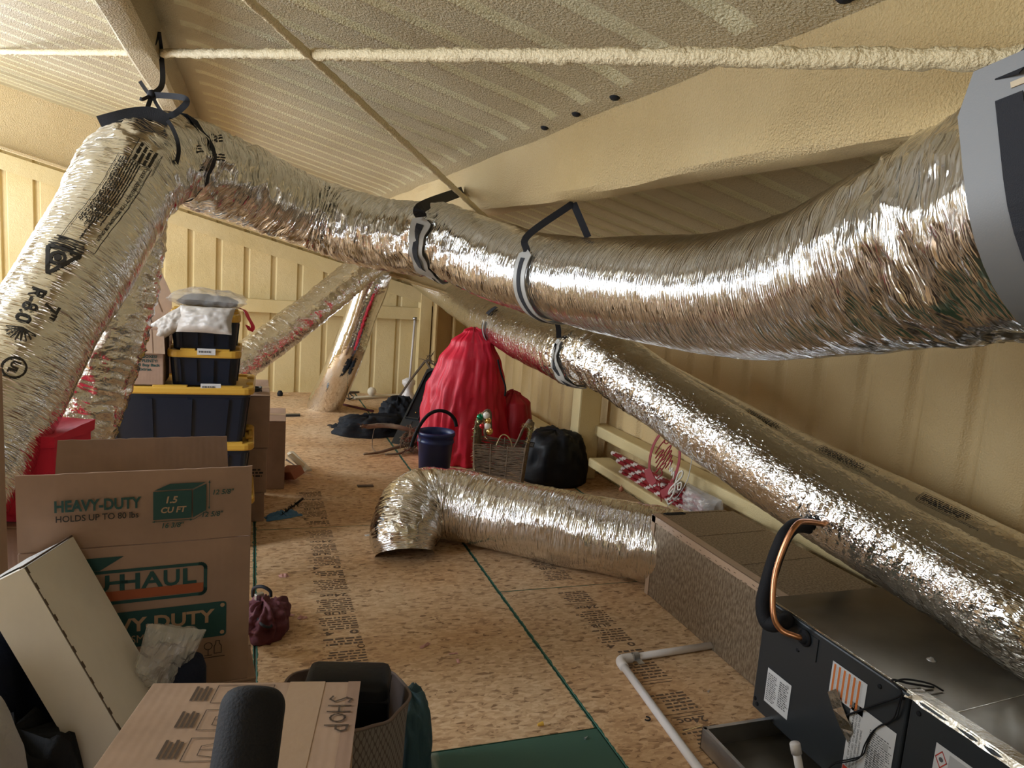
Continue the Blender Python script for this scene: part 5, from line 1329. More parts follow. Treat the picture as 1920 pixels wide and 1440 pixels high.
# things on the floor beside the cartons
br = thing('paving_brick', 'reddish clay block tilted against the foot of the cartons', 'brick', PZ(540, 912))
cb = PZ(541, 908); bm2 = Matrix.Rotation(R(-28), 3, 'Y') @ Matrix.Rotation(R(30), 3, 'Z')
b = MB(); b.box(cb + Vector((0.02, 0.1, 0.062)), (0.10, 0.2, 0.07), bm2, 0.006); b.build('block', M['terracotta'], br, world=True)
g = 'loose lengths of trim leaning by the cartons'
for k, (mt, lab) in enumerate((('wood_white', 'white-painted trim offcut lying outermost by the brown cartons'), ('wood_pale', 'pale wood trim offcut on top beside the brown cartons'), ('wood_raw', 'raw wood trim offcut between two paler offcuts by the cartons'), ('ink_brown', 'dark stained trim offcut lowest by the brown cartons'))):
    a_, c2 = PZ(541 + 4 * (3 - k) * 0.3, 850 + 4 * k, 0.10 + 0.03 * (1 if k == 1 else 0) - 0.016 * k), PZ(578 - 3 * k, 884 - 2 * k, 0.022)
    tr = thing('wood_trim', lab, 'trim offcut', c2, group=g)
    dv = (c2 - a_); sd_ = dv.cross(Vector((0, 0, 1))).normalized()
    prof_ = [(-0.03, 0), (0.03, 0), (0.03, 0.006), (0.012, 0.018), (-0.02, 0.018), (-0.03, 0.012)]
    b = MB(); b.prism(prof_, a_, sd_, dv.cross(sd_).normalized() * -1, dv); b.build('moulding', M[mt], tr, world=True)
ds = thing('hand_duster', 'small black bristle brush lying on the floor near the cartons', 'brush', PZ(545, 955))
a_, c2 = PZ(528, 966, 0.03), PZ(560, 941, 0.03); dv = c2 - a_
MB().tube([c2 - dv * 0.15, c2 + dv * 0.25], 0.008, 8).build('handle', M['black_rubber'], ds, True, True)
b = MB(); rd = random.Random(5)
for i in range(160):
    q = a_ + dv * rd.random() * 0.9; n2 = Vector((rd.uniform(-1, 1), rd.uniform(-1, 1), rd.uniform(-0.7, 1))).normalized() * rd.uniform(0.025, 0.04); n2.z = max(n2.z, -0.025); s_ = Vector((0.0025, 0, 0)); b.add([q - s_, q + s_, q + n2], [(0, 1, 2)])
b.build('bristles', M['black_cloth'], ds, world=True)['kind'] = 'stuff'
bf = thing('blue_wrapper', 'crumpled blue plastic wrapper on the floor beside the black brush', 'wrapper', PZ(530, 972))
def crumple(c, rx, ry, h, seed, nu=18, nv=12, rz=0.0):
    vs = []
    for i in range(nu + 1):
        for j in range(nv + 1):
            a, b_ = 2 * i / nu - 1, 2 * j / nv - 1
            z = h * max(0.02, (1 - max(abs(a), abs(b_)) ** 3) * (0.55 + 0.9 * noise.noise(Vector((a * 1.7, b_ * 1.7, seed)))) + 0.25 * noise.noise(Vector((a * 5, b_ * 5, seed))))
            x = a * rx * (1 + 0.3 * noise.noise(Vector((b_ * 2, seed, 1)))); y = b_ * ry * (1 + 0.35 * noise.noise(Vector((a * 2, seed, 5))))
            vs.append(c + Vector((x * math.cos(rz) - y * math.sin(rz), x * math.sin(rz) + y * math.cos(rz), max(0.002, z))))
    m = len(vs); base = [Vector((v.x, v.y, 0.0012)) for v in vs]
    f = [(i * (nv + 1) + j, (i + 1) * (nv + 1) + j, (i + 1) * (nv + 1) + j + 1, i * (nv + 1) + j + 1) for i in range(nu) for j in range(nv)]
    mb = MB().add(vs, f); mb.add(base, [q[::-1] for q in f]); return mb
crumple(PZ(530, 969), 0.11, 0.045, 0.05, 2.0, rz=R(22)).build('film', M['blue_film'], bf, world=True)

# maroon bag with straps by the moving box
mbg = thing('maroon_bag', 'small maroon cloth bag with black straps on the floor beside the moving box', 'bag', PZ(500, 1185))
def mound(c, rx, ry, h, seed, nr=22, na=48, fold=0.25, freq=2.2, top=2.2, floor_z=0.0):
    """soft heap standing on the floor: rings from rim to crown with folds"""
    vs = []
    for i in range(nr + 1):
        t = i / nr; 
        for k in range(na):
            a = 2 * PI * k / na
            rad = math.cos(t * PI / 2) ** (1 / top); z = h * math.sin(t * PI / 2) ** (1.0)
            q = Vector((math.cos(a) * freq, math.sin(a) * freq, t * 2.0 + seed * 7))
            w = noise.noise(q) + 0.55 * (1 - 2 * abs(noise.noise(q * 2.1))) - 0.25
            w2 = noise.noise(q * 4.0) * 0.3
            k2 = 1 + fold * (w + w2) * (0.35 + 0.65 * math.sin(t * PI))
            vs.append(Vector((c.x + rx * rad * math.cos(a) * k2, c.y + ry * rad * math.sin(a) * k2, floor_z + max(0.0, z * (1 + 0.6 * fold * w * (1 if t < 0.98 else 1))))))
    fs = [(i * na + k, i * na + (k + 1) % na, (i + 1) * na + (k + 1) % na, (i + 1) * na + k) for i in range(nr) for k in range(na)]
    fs.append(tuple(range(na - 1, -1, -1)))
    return MB().add(vs, fs)
cm = PZ(492, 1180); 
mound(Vector((cm.x + 0.0, cm.y, 0)), 0.105, 0.15, 0.12, 1.0, fold=0.45, freq=2.8).build('cloth', M['maroon_cloth'], mbg, True, True)
z0 = lambda px, py, z: PZ(px, py, z)
MB().tube(catmull([z0(474, 1118, 0.06), z0(476, 1103, 0.12), z0(492, 1100, 0.14), z0(506, 1108, 0.12), z0(508, 1118, 0.09)], 8), 0.008, 8).build('strap', M['webbing'], mbg, True, True)
MB().tube(catmull([z0(484, 1160, 0.10), z0(492, 1172, 0.10), z0(506, 1176, 0.085), z0(512, 1166, 0.085), z0(503, 1156, 0.10)], 8), 0.006, 8).build('strap', M['webbing'], mbg, True, True)
b = MB(); b.box(z0(486, 1118, 0.145), (0.04, 0.02, 0.03), Matrix.Rotation(R(30), 3, 'Z'), 0.004); b.build('buckle', M['galvanised'], mbg, world=True)

# red storage cube
rc_m = at(-0.70, 2.84, 0.738, R(-13))
rc = thing('storage_cube', 'red fabric storage cube with lid and handle under the slanting duct limb', 'box', matrix=rc_m)
b = MB(); loft(b, [(0.27, 0.27, 0, 0.012), (0.275, 0.275, 0.15, 0.012), (0.275, 0.275, 0.265, 0.012)]); b.build('cube_body', M['red_nonwoven'], rc)
b = MB(); vs = []; N_ = 12
for i in range(N_ + 1):
    for j in range(N_ + 1):
        a, b_ = 2 * i / N_ - 1, 2 * j / N_ - 1
        vs.append((a * 0.146, b_ * 0.146, 0.292 - 0.016 * (1 - a * a) * (1 - b_ * b_) * 1.2 + 0.004 * noise.noise(Vector((a * 2, b_ * 2, 3)))))
f = [(i * (N_ + 1) + j, (i + 1) * (N_ + 1) + j, (i + 1) * (N_ + 1) + j + 1, i * (N_ + 1) + j + 1) for i in range(N_) for j in range(N_)]
b.add(vs, f)
rim = [(i, 0) for i in range(N_ + 1)] + [(N_, j) for j in range(1, N_ + 1)] + [(i, N_) for i in range(N_ - 1, -1, -1)] + [(0, j) for j in range(N_ - 1, 0, -1)]
rt = [Vector(vs[i * (N_ + 1) + j]) for i, j in rim]; rb_ = [Vector((q.x * 0.985, q.y * 0.985, 0.258 + 0.006 * math.sin(k * 0.5))) for k, q in enumerate(rt)]
m_ = len(rt); b.add(rt + rb_, [(k, m_ + k, m_ + (k + 1) % m_, (k + 1) % m_) for k in range(m_)]); b.build('cube_lid', M['red_nonwoven'], rc)
l_, r_ = [], []
for k in range(9): t_ = k / 8; l_.append((0.1395 + 0.012 * math.sin(t_ * PI), -0.06 + 0.12 * t_, 0.165 - 0.012 * math.sin(t_ * PI))); r_.append((0.1395 + 0.012 * math.sin(t_ * PI), -0.06 + 0.12 * t_, 0.145 - 0.012 * math.sin(t_ * PI)))
b = MB(); b.strip(l_, r_, 0.003); b.build('handle', M['red_nonwoven'], rc)
b = MB(); b.slab((0.1385, -0.055, 0.095), (0, 0.11, 0), (0, 0, 0.042), (0.0025, 0, 0)); b.build('label_pocket', M['red_nonwoven'], rc)
carton('cardboard_box', 'plain carton standing under the red storage cube', at(-0.70, 2.85, 0, R(-11)), (0.36, 0.36, 0.735), 'cardboard_dark')
# tall carton at the left edge
lc = PD(19, 688, 1.95)
carton('cardboard_box', 'tall brown carton with a crushed corner in front of the printed limb', at(lc.x - 0.19, lc.y - 0.19, 0, R(2)), (0.36, 0.36, lc.z), 'cardboard_light', tape=False)

# ---------------------------------------------------------------- foreground soft things
pile = thing('clothes_pile', 'heap of dark navy clothing behind the white carton', 'clothes', (-0.435, 1.38, 0))
mound(Vector((-0.435, 1.38, 0)), 0.15, 0.13, 0.99, 4.0, fold=0.16, top=4.0).build('cloth', M['navy_cloth'], pile, True, True)
gq = thing('quilted_bag', 'grey quilted fabric bundle at the lower left corner', 'bag', (-0.60, 0.80, 0))
cq = PD(-22, 1440, 1.0)
mound(Vector((cq.x - 0.06, cq.y - 0.02, 0)), 0.125, 0.15, cq.z + 0.065, 6.0, fold=0.10, top=4.0, freq=1.2).build('cloth', M['grey_quilt'], gq, True, True)
bb2 = thing('black_duffel', 'black glossy bag with pale creases below the white carton', 'bag', (-0.4, 0.9, 0))
cq = PD(60, 1440, 1.15)
mound(Vector((cq.x - 0.03, cq.y + 0.03, 0)), 0.12, 0.10, cq.z + 0.035, 8.0, fold=0.12, top=4.0).build('cloth', M['black_cloth'], bb2, True, True)
# roll wrapped in clear film standing before the moving box
rl = thing('wrapped_roll', 'dark roll half wrapped in crumpled clear film in front of the moving box', 'roll', (-0.12, 1.46, 0))
rc0 = PD(352, 1235, 1.44)
b = MB(); b.lathe([(0.0, 0), (0.034, 0), (0.034, rc0.z - 0.02), (0.028, rc0.z), (0, rc0.z + 0.002)], (rc0.x, rc0.y, 0), 20); b.build('roll', M['navy_cloth'], rl, True, True)
pillow(PD(312, 1232, 1.43), Vector((0.9, 0.2, -0.3)).normalized(), Vector((0.3, 0, 0.95)).normalized(), Vector((0, -1, 0)), 0.11, 0.13, 0.07, 12.0, fold=0.02).build('clear_film', M['clear_film'], rl, False, True)

# tote bag with black case
tb = thing('shopping_bag', 'taupe fabric bag with oval lattice print standing on the floor, open', 'bag', (0.33, 1.95, 0))
RIM = [PD(530, 1286, 2.02), PD(556, 1262, 2.12), PD(640, 1250, 2.2), PD(725, 1258, 2.16), PD(752, 1278, 2.05), PD(769, 1306, 1.93), PD(745, 1336, 1.85), PD(728, 1353, 1.82), PD(700, 1361, 1.78), PD(666, 1370, 1.74), PD(600, 1372, 1.74), PD(545, 1335, 1.86)]
nR = len(RIM); seg = []
cl2 = RIM + [RIM[0]]; 
ring_ = catmull(cl2, 5)[:-1]; cen = sum(ring_, Vector()) / len(ring_)
vs, uv = [], []; NZ = 10; nn = len(ring_); acc = 0.0
for k in range(nn + 1):
    q = ring_[k % nn]; 
    if k: acc += (ring_[k % nn] - ring_[k - 1]).length
    for i in range(NZ + 1):
        t_ = i / NZ; base = Vector((cen.x + (q.x - cen.x) * 0.82, cen.y + (q.y - cen.y) * 0.82, 0.004)); v = q.lerp(base, t_)
        v += (v - Vector((cen.x, cen.y, v.z))).normalized() * 0.008 * noise.noise(v * 9) * (1 if 0 < i < NZ else 0)
        vs.append(v); uv.append((acc, t_ * 0.48))
fs = [(k * (NZ + 1) + i, (k + 1) * (NZ + 1) + i, (k + 1) * (NZ + 1) + i + 1, k * (NZ + 1) + i + 1) for k in range(nn) for i in range(NZ)]
MB().add(vs, fs, uv).build('bag_wall', M['lattice_cloth'], tb, True, True)
ins_ = [v + (Vector((cen.x, cen.y, v.z)) - v).normalized() * 0.004 for v in vs]
MB().add(ins_, [q[::-1] for q in fs]).build('bag_lining', M['bag_lining'], tb, True, True)
MB().tube(ring_ + [ring_[0]], 0.0045, 6, False).build('rim_binding', M['bag_lining'], tb, True, True)
MB().add([Vector((cen.x + (q.x - cen.x) * 0.82, cen.y + (q.y - cen.y) * 0.82, 0.006)) for q in ring_], [tuple(range(nn))]).build('bag_bottom', M['bag_lining'], tb, world=True)
bc = thing('black_case', 'black soft-sided case standing in the taupe fabric bag', 'case', (0.28, 1.95, 0.02))
cA, cB = PD(582, 1240, 2.0), PD(735, 1236, 2.02)
xa2 = (cB - cA).normalized(); xa2.z = 0; xa2.normalize(); ya2 = Vector((0, 0, 1)).cross(xa2)
cw = (cB - cA).length; ctr = (cA + cB) / 2 - ya2 * 0.055; zt = (cA.z + cB.z) / 2
mm = Matrix((xa2, ya2, Vector((0, 0, 1)))).transposed()
b = MB(); b.box(Vector((ctr.x, ctr.y, zt / 2 + 0.01)), (cw, 0.13, zt - 0.02), mm, 0.022); b.build('case_body', M['black_vinyl'], bc, True, True)
b = MB(); b.box(Vector((ctr.x, ctr.y, zt - 0.05)), (cw + 0.003, 0.133, 0.006), mm, 0.002); b.build('zip', M['black_rubber'], bc, world=True)
tc_ = thing('teal_cloth', 'teal grey fabric bundle on the floor beside the lattice bag', 'cloth', (0.52, 1.72, 0))
cq = PZ(768, 1440, 0.10)
mound(Vector((cq.x - 0.005, cq.y + 0.03, 0)), 0.075, 0.16, 0.33, 15.0, fold=0.18, top=3.0, freq=1.6).build('cloth', M['teal_cloth'], tc_, True, True)

# ================================================================ FAR RIGHT CORNER
def drape(c, secs, na, seed, fold, kf=9):
    """hanging cloth over something tall: secs = (z, dx, dy, rx, ry)"""
    vs = []; n = len(secs) 
    rows = []
    for i in range(n - 1):
        for k in range(8):
            t = k / 8; t = t * t * (3 - 2 * t); rows.append([secs[i][m] + (secs[i + 1][m] - secs[i][m]) * t if m else secs[i][0] + (secs[i + 1][0] - secs[i][0]) * k / 8 for m in range(5)])
    rows.append(list(secs[-1])); H_ = rows[-1][0]
    for z, dx, dy, rx, ry in rows:
        for k in range(na):
            a = 2 * PI * k / na
            w = noise.noise(Vector((math.cos(a) * kf * 0.33, math.sin(a) * kf * 0.33, z * 0.9 + seed)))
            w += 0.7 * (1 - 2.3 * abs(noise.noise(Vector((math.cos(a) * kf * 0.5 + 3, math.sin(a) * kf * 0.5, z * 1.6 + seed * 2)))))
            w += 0.35 * (1 - 2.3 * abs(noise.noise(Vector((math.cos(a) * kf * 0.9, math.sin(a) * kf * 0.9 + 7, z * 5.0 + seed)))))
            e = 1 + fold * w * (1.0 - 0.35 * z / H_)
            vs.append(c + Vector((dx + rx * math.cos(a) * e, dy + ry * math.sin(a) * e, max(0.003, z + 0.02 * w * (1 if 0.05 < z else 0)))))
    m = len(rows)
    fs = [(i * na + k, i * na + (k + 1) % na, (i + 1) * na + (k + 1) % na, (i + 1) * na + k) for i in range(m - 1) for k in range(na)]
    fs += [tuple(range(na - 1, -1, -1)), tuple((m - 1) * na + k for k in range(na))]
    return MB().add(vs, fs)
rcx = PD(868, 740, 6.5)
rb = thing('tree_storage_bag', 'tall crumpled red storage bag standing below the right-hand duct', 'bag', (rcx.x, rcx.y, 0))
c0 = Vector((rcx.x, rcx.y, 0))
drape(c0, [(0.0, 0.05, 0, 0.36, 0.31), (0.12, 0.05, 0, 0.375, 0.32), (0.35, 0.03, 0, 0.345, 0.30), (0.60, 0.03, 0, 0.31, 0.27), (0.85, 0.05, 0, 0.25, 0.21), (1.02, 0.06, 0, 0.17, 0.14), (1.12, 0.06, 0, 0.08, 0.07), (1.15, 0.06, 0, 0.02, 0.02)], 128, 2.0, 0.15).build('bag_cloth', M['red_cloth'], rb, True, True)
MB().tube(catmull([c0 + Vector((0.22, -0.235, 0.92)), c0 + Vector((0.25, -0.27, 0.80)), c0 + Vector((0.28, -0.31, 0.70)), c0 + Vector((0.275, -0.33, 0.62))], 8), 0.008, 6).build('zip', M['black_rubber'], rb, True, True)
r2 = PD(962, 800, 6.6)
rb2 = thing('storage_bag', 'lower darker red bag slumped against the right wall behind the basket', 'bag', (r2.x, r2.y, 0))
drape(Vector((r2.x + 0.02, r2.y + 0.1, 0)), [(0.0, 0, 0, 0.17, 0.2), (0.3, 0, 0, 0.18, 0.2), (0.5, 0.0, 0, 0.15, 0.17), (0.58, 0, 0, 0.06, 0.07), (0.6, 0, 0, 0.01, 0.01)], 64, 6.0, 0.08).build('bag_cloth', M['dark_red_cloth'], rb2, True, True)

# bucket with a big hoop handle
bc_ = PD(818, 808, 5.75); bk2 = thing('bucket', 'dark blue plastic bucket in front of the red bag', 'bucket', (bc_.x, bc_.y, 0))
h_ = bc_.z
b = MB(); b.lathe([(0.0, 0.0), (0.115, 0.0), (0.135, h_ - 0.09), (0.142, h_ - 0.085), (0.142, h_ - 0.07), (0.137, h_ - 0.065), (0.14, h_ - 0.03), (0.148, h_ - 0.028), (0.148, h_), (0.138, h_), (0.132, h_ - 0.04), (0.11, 0.02), (0.0, 0.02)], (bc_.x, bc_.y, 0), 40); b.build('bucket_body', M['bucket_blue'], bk2, True, True)
hp = catmull([PD(771, 838, 5.68), PD(776, 822, 5.68), PD(787, 798, 5.68), PD(803, 778, 5.7), PD(822, 770, 5.72), PD(840, 774, 5.74), PD(852, 786, 5.76), PD(856, 800, 5.76)], 8)
MB().tube(hp, 0.014, 10).build('handle', M['black_rubber'], bk2, True, True)

# twig figures
def twigs(rd, P_, Q_, n, spread, r, bow=0.04):
    mb = MB()
    for _ in range(n):
        a = P_ + Vector((rd.uniform(-1, 1), rd.uniform(-1, 1), rd.uniform(-1, 1))) * spread
        b_ = Q_ + Vector((rd.uniform(-1, 1), rd.uniform(-1, 1), rd.uniform(-1, 1))) * spread
        m_ = a.lerp(b_, 0.5) + Vector((rd.uniform(-1, 1), rd.uniform(-1, 1), rd.uniform(-1, 1))) * bow
        mb.tube(catmull([a, m_, b_], 4), r, 4, False)
    return mb
rd = random.Random(21)
dr_ = thing('wicker_figure', 'fallen brown twig deer figure lying on the floor left of the bucket', 'decoration', PZ(745, 850))
FZ = lambda px, py, z: PZ(px, py, z)
twigs(rd, FZ(765, 835, 0.08), FZ(785, 812, 0.13), 70, 0.075, 0.0035, 0.08).build('twig_body', M['wicker'], dr_, world=True)['kind'] = 'stuff'
ant = catmull([FZ(783, 812, 0.16), FZ(752, 802, 0.21), FZ(720, 798, 0.22), FZ(690, 800, 0.22), FZ(676, 799, 0.24)], 6)
mb = MB(); mb.tube(ant, [0.022] * (len(ant) - 6) + [0.018, 0.015, 0.013, 0.011, 0.009, 0.007], 7)
for i in range(0, len(ant) - 1): 
    for k in range(3): q = ant[i] + Vector((rd.uniform(-.02, .02), rd.uniform(-.02, .02), rd.uniform(-.02, .02))); mb.tube([q, q + (ant[i + 1] - ant[i]) * 1.6], 0.004, 4, False)
mb.build('antler', M['wicker'], dr_, True, True)
ant2 = catmull([FZ(775, 832, 0.05), FZ(740, 840, 0.04), FZ(712, 848, 0.02), FZ(682, 852, 0.02)], 6)
MB().tube(ant2, [0.02 * (1 - 0.6 * i / len(ant2)) for i in range(len(ant2))], 7).build('leg', M['wicker'], dr_, True, True)
ant3 = catmull([FZ(770, 840, 0.03), FZ(750, 850, 0.02), FZ(722, 852, 0.015)], 6)
MB().tube(ant3, [0.014 * (1 - 0.5 * i / len(ant3)) for i in range(len(ant3))], 6).build('leg', M['wicker'], dr_, True, True)
MB().tube(catmull([FZ(704, 800, 0.20), FZ(700, 812, 0.12), FZ(698, 838, 0.02), FZ(706, 848, 0.012)], 6), 0.0035, 5).build('loose_twig', M['wicker'], dr_, True, True)

# wicker sleigh basket with baubles
bs = PZ(935, 892); 
ws = thing('wicker_sleigh', 'woven twig sleigh basket trimmed with tinsel in front of the red bags', 'basket', (bs.x, bs.y, 0))
bl, br_ = PD(888, 840, 5.35), PD(985, 845, 5.3); sx = (br_ - bl).normalized(); sx.z = 0; sx.normalize(); sy = Vector((0, 0, 1)).cross(sx); wB = (br_ - bl).length
o = Vector((bl.x, bl.y, 0.0)); dB_ = 0.26
def BP(u, v, z):                                     # basket coordinates: u across, v deep; sides lean out
    k = 0.82 + 0.18 * min(1, z / 0.42); return o + sx * (wB * (0.5 + (u - 0.5) * k)) + sy * (dB_ * (0.5 + (v - 0.5) * k)) + Vector((0, 0, z))
mb = MB(); zt_ = 0.42
for wi in range(76):
    z = 0.03 + (zt_ - 0.03) * wi / 75
    ring = []
    for k in range(33):
        a = k / 32 * 4; s_ = int(a) % 4; f_ = a - int(a)
        u, v = ((f_, 0), (1, f_), (1 - f_, 1), (0, 1 - f_))[s_]
        q = BP(u, v, z + rd.uniform(-.006, .006) + (0.02 * (u - 0.5) ** 2)); ring.append(q + Vector((rd.uniform(-1, 1), rd.uniform(-1, 1), 0)) * 0.004)
    mb.tube(ring, 0.0032, 4, False)
mb.build('woven_wall', M['wicker'], ws, world=True)['kind'] = 'stuff'
mb = MB()
for u, v in ((0, 0), (0.33, 0), (0.66, 0), (1, 0), (1, .5), (1, 1), (.5, 1), (0, 1), (0, .5)):
    mb.tube([BP(u, v, 0.0), BP(u, v, 0.2), BP(u, v, zt_ + 0.01)], 0.006, 5)
mb.build('stake', M['wicker'], ws, world=True)
MB().add([BP(0, 0, .05), BP(1, 0, .05), BP(1, 1, .05), BP(0, 1, .05), BP(0, 0, .056), BP(1, 0, .056), BP(1, 1, .056), BP(0, 1, .056)], [(3, 2, 1, 0), (4, 5, 6, 7), (0, 1, 5, 4), (1, 2, 6, 5), (2, 3, 7, 6), (3, 0, 4, 7)]).build('base', M['wicker'], ws, world=True)
# scrolled ends: high front left, curled back right
eL = catmull([BP(0.02, 0.05, 0.02), BP(-0.01, 0.05, 0.3), BP(0.0, 0.05, 0.52), BP(0.06, 0.05, 0.615), BP(0.16, 0.05, 0.61), BP(0.20, 0.05, 0.48)], 8)
mb = MB()
for j in range(6): mb.tube([q + sy * (0.05 * j) + Vector((rd.uniform(-.004, .004),) * 3) for q in eL], 0.010, 5)
mb.build('sleigh_end', M['wicker'], ws, True, True)
eR = catmull([BP(0.97, 0.05, 0.38), BP(1.02, 0.05, 0.47), BP(1.05, 0.05, 0.56), BP(0.94, 0.05, 0.58), BP(0.82, 0.05, 0.46), BP(0.74, 0.05, 0.39)], 8)
mb = MB()
for j in range(9): mb.tube([q + sy * (0.03 * j) + Vector((rd.uniform(-.006, .006),) * 3) for q in eR], 0.006, 5)
mb.build('sleigh_end', M['wicker'], ws, True, True)
MB().tube(catmull([BP(0.42, 0.1, 0.41), BP(0.5, 0.1, 0.49), BP(0.6, 0.1, 0.50), BP(0.7, 0.1, 0.46), BP(0.74, 0.1, 0.40)], 8), 0.005, 5).build('hoop', M['tinsel_gold'], ws, True, True)
for nm, mat_, path, n_t in (('tinsel', 'tinsel_gold', eL[4:], 420), ('tinsel', 'tinsel_green', eL[10:34], 200), ('tinsel', 'tinsel_gold', eR[8:26], 200), ('tinsel', 'tinsel_green', eR[10:20], 60)):
    mb = MB()
    for _ in range(n_t):
        q = rd.choice(path) + sy * rd.uniform(-0.02, 0.06); dv = Vector((rd.uniform(-1, 1), rd.uniform(-1, 1), rd.uniform(-1, 1))).normalized() * rd.uniform(.015, .04); s_ = dv.orthogonal().normalized() * 0.0018
        mb.add([q - s_, q + s_, q + dv], [(0, 1, 2)])
    mb.build(nm, M[mat_], ws, world=True)['kind'] = 'stuff'
g = 'baubles on the wicker sleigh'
for (px, py, r_, mt, lab) in ((900, 782, .024, 'bauble_green', 'green glass bauble at the top of the wicker sleigh'), (912, 779, .026, 'bauble_white', 'white bauble at the top right of the wicker sleigh'), (915, 789, .024, 'bauble_gold', 'uppermost gold bauble on the wicker sleigh'), (904, 799, .020, 'bauble_red', 'small red bauble on the wicker sleigh'), (914, 799, .025, 'bauble_white', 'pearly white bauble in the middle of the sleigh cluster'), (918, 809, .025, 'bauble_gold', 'lowest gold bauble on the wicker sleigh')):
    c = PD(px, py, 5.22); t_ = thing('bauble', lab, 'bauble', c, group=g)
    b = MB(); b.lathe([(r_ * math.sin(R(a)), -r_ * math.cos(R(a))) for a in range(0, 181, 15)], c, 16); b.build('ball', M[mt], t_, True, True)
    b = MB(); b.lathe([(r_ * .22, r_ * .95), (r_ * .22, r_ * 1.2), (0, r_ * 1.2)], c, 8); b.build('cap', M['tinsel_gold'], t_, True, True)

# black sacks
k1 = PZ(1022, 900); tbk = thing('bin_bag', 'full black plastic bag behind the floor duct, against the right wall', 'bag', k1)
mound(Vector((k1.x + 0.08, k1.y + 0.05, 0)), 0.27, 0.30, 0.40, 3.3, fold=0.16, top=2.6).build('film', M['black_vinyl'], tbk, True, True)
p = Print(PD(992, 838, 5.35), sx, Vector((0, -0.35, 0.94)), 0.002); p.rect(0, 0, 0.035, 0.045, 'cabinet_dark'); p.greek(0.004, 0.01, 0.026, 0.03, 4, 'label_grey', 0.4, 2, 1.5); p.build('printed_tag', tbk, True)
k2 = PZ(690, 812); gm_ = thing('black_garment', 'heap of black cloth spread on the floor beyond the twig deer', 'cloth', k2)
mound(Vector((k2.x, k2.y, 0)), 0.33, 0.24, 0.17, 5.0, fold=0.32, freq=2.8).build('cloth', M['black_cloth'], gm_, True, True)
k3 = PZ(742, 800); mb = mound(Vector((k3.x + 0.02, k3.y + 0.1, 0)), 0.17, 0.17, 0.27, 9.0, fold=0.4, freq=2.4); mb.build('cloth_fold', M['black_cloth'], gm_, True, True)
k4 = PZ(645, 800); crumple(Vector((k4.x, k4.y, 0)), 0.14, 0.07, 0.05, 4.0).build('cloth_fold', M['black_cloth'], gm_, True, True)

# long black moulded tray leaning on the red bag
tA, tB = PD(748, 838, 6.9), PD(818, 692, 7.3)
lz = (tB - tA); Lt = lz.length; lz.normalize(); wv_ = Vector((0.86, -0.5, 0)); wv_ = (wv_ - lz * wv_.dot(lz)).normalized(); nv_ = lz.cross(wv_)
if nv_.y > 0: nv_ = -nv_
mt_ = thing('moulded_tray', 'long black moulded plastic tray leaning against the red bag', 'tray', (tA.x, tA.y, 0))
def TP(u, v, w): return tA + lz * (u * Lt) + wv_ * v + nv_ * w
out = [(0.0, -0.09), (0.97, -0.09), (1.0, -0.05), (1.0, 0.09), (0.94, 0.14), (0.0, 0.14)]
inn = [(0.34, -0.06), (0.90, -0.06), (0.955, -0.025), (0.95, 0.045), (0.90, 0.06), (0.36, 0.06)]
def outline(pts, w): return [TP(u, v, w) for u, v in pts]
b = MB(); b.add(outline(out, 0.0) + outline(out, -0.13), [tuple(range(5, -1, -1)), tuple(range(6, 12))] + [(k, (k + 1) % 6, 6 + (k + 1) % 6, 6 + k) for k in range(6)]); b.build('tray_body', M['cabinet_dark'], mt_, world=True)
b = MB(); top_o, bot_o = outline([(u + (0.012 if u < .5 else -0.008) * -1, v * 1.14) for u, v in inn], 0.028), outline(inn, 0.006)
inn2 = outline(inn, 0.028); b.add(top_o + inn2 + bot_o + outline([(u + (0.012 if u < .5 else -0.008) * -1, v * 1.14) for u, v in inn], 0.0), [(k, (k + 1) % 6, 6 + (k + 1) % 6, 6 + k) for k in range(6)] + [(6 + k, 6 + (k + 1) % 6, 12 + (k + 1) % 6, 12 + k) for k in range(6)] + [(18 + k, 18 + (k + 1) % 6, (k + 1) % 6, k) for k in range(6)]); b.build('tray_rim', M['cabinet_dark'], mt_, world=True)
MB().add([q + nv_ * 0.002 for q in bot_o], [tuple(range(6))]).build('tray_floor', M['black_vinyl'], mt_, world=True)
for u in (0.42, 0.62, 0.82):
    c = TP(u, 0.012, 0.018); b = MB(); b.lathe([(0.008 * math.sin(R(a)), -0.008 * math.cos(R(a))) for a in range(0, 181, 30)], c, 8); b.build('stud', M['bauble_gold'], mt_, True, True)
b = MB(); b.slab(TP(0.36, 0.085, 0.001), lz * (0.45 * Lt), wv_ * 0.018, nv_ * 0.012); b.build('groove_bar', M['black_vinyl'], mt_, world=True)
b = MB(); b.slab(TP(0.02, -0.085, 0.001), lz * (0.3 * Lt), wv_ * 0.10, nv_ * 0.006); b.build('lower_plate', M['cabinet_dark'], mt_, world=True)

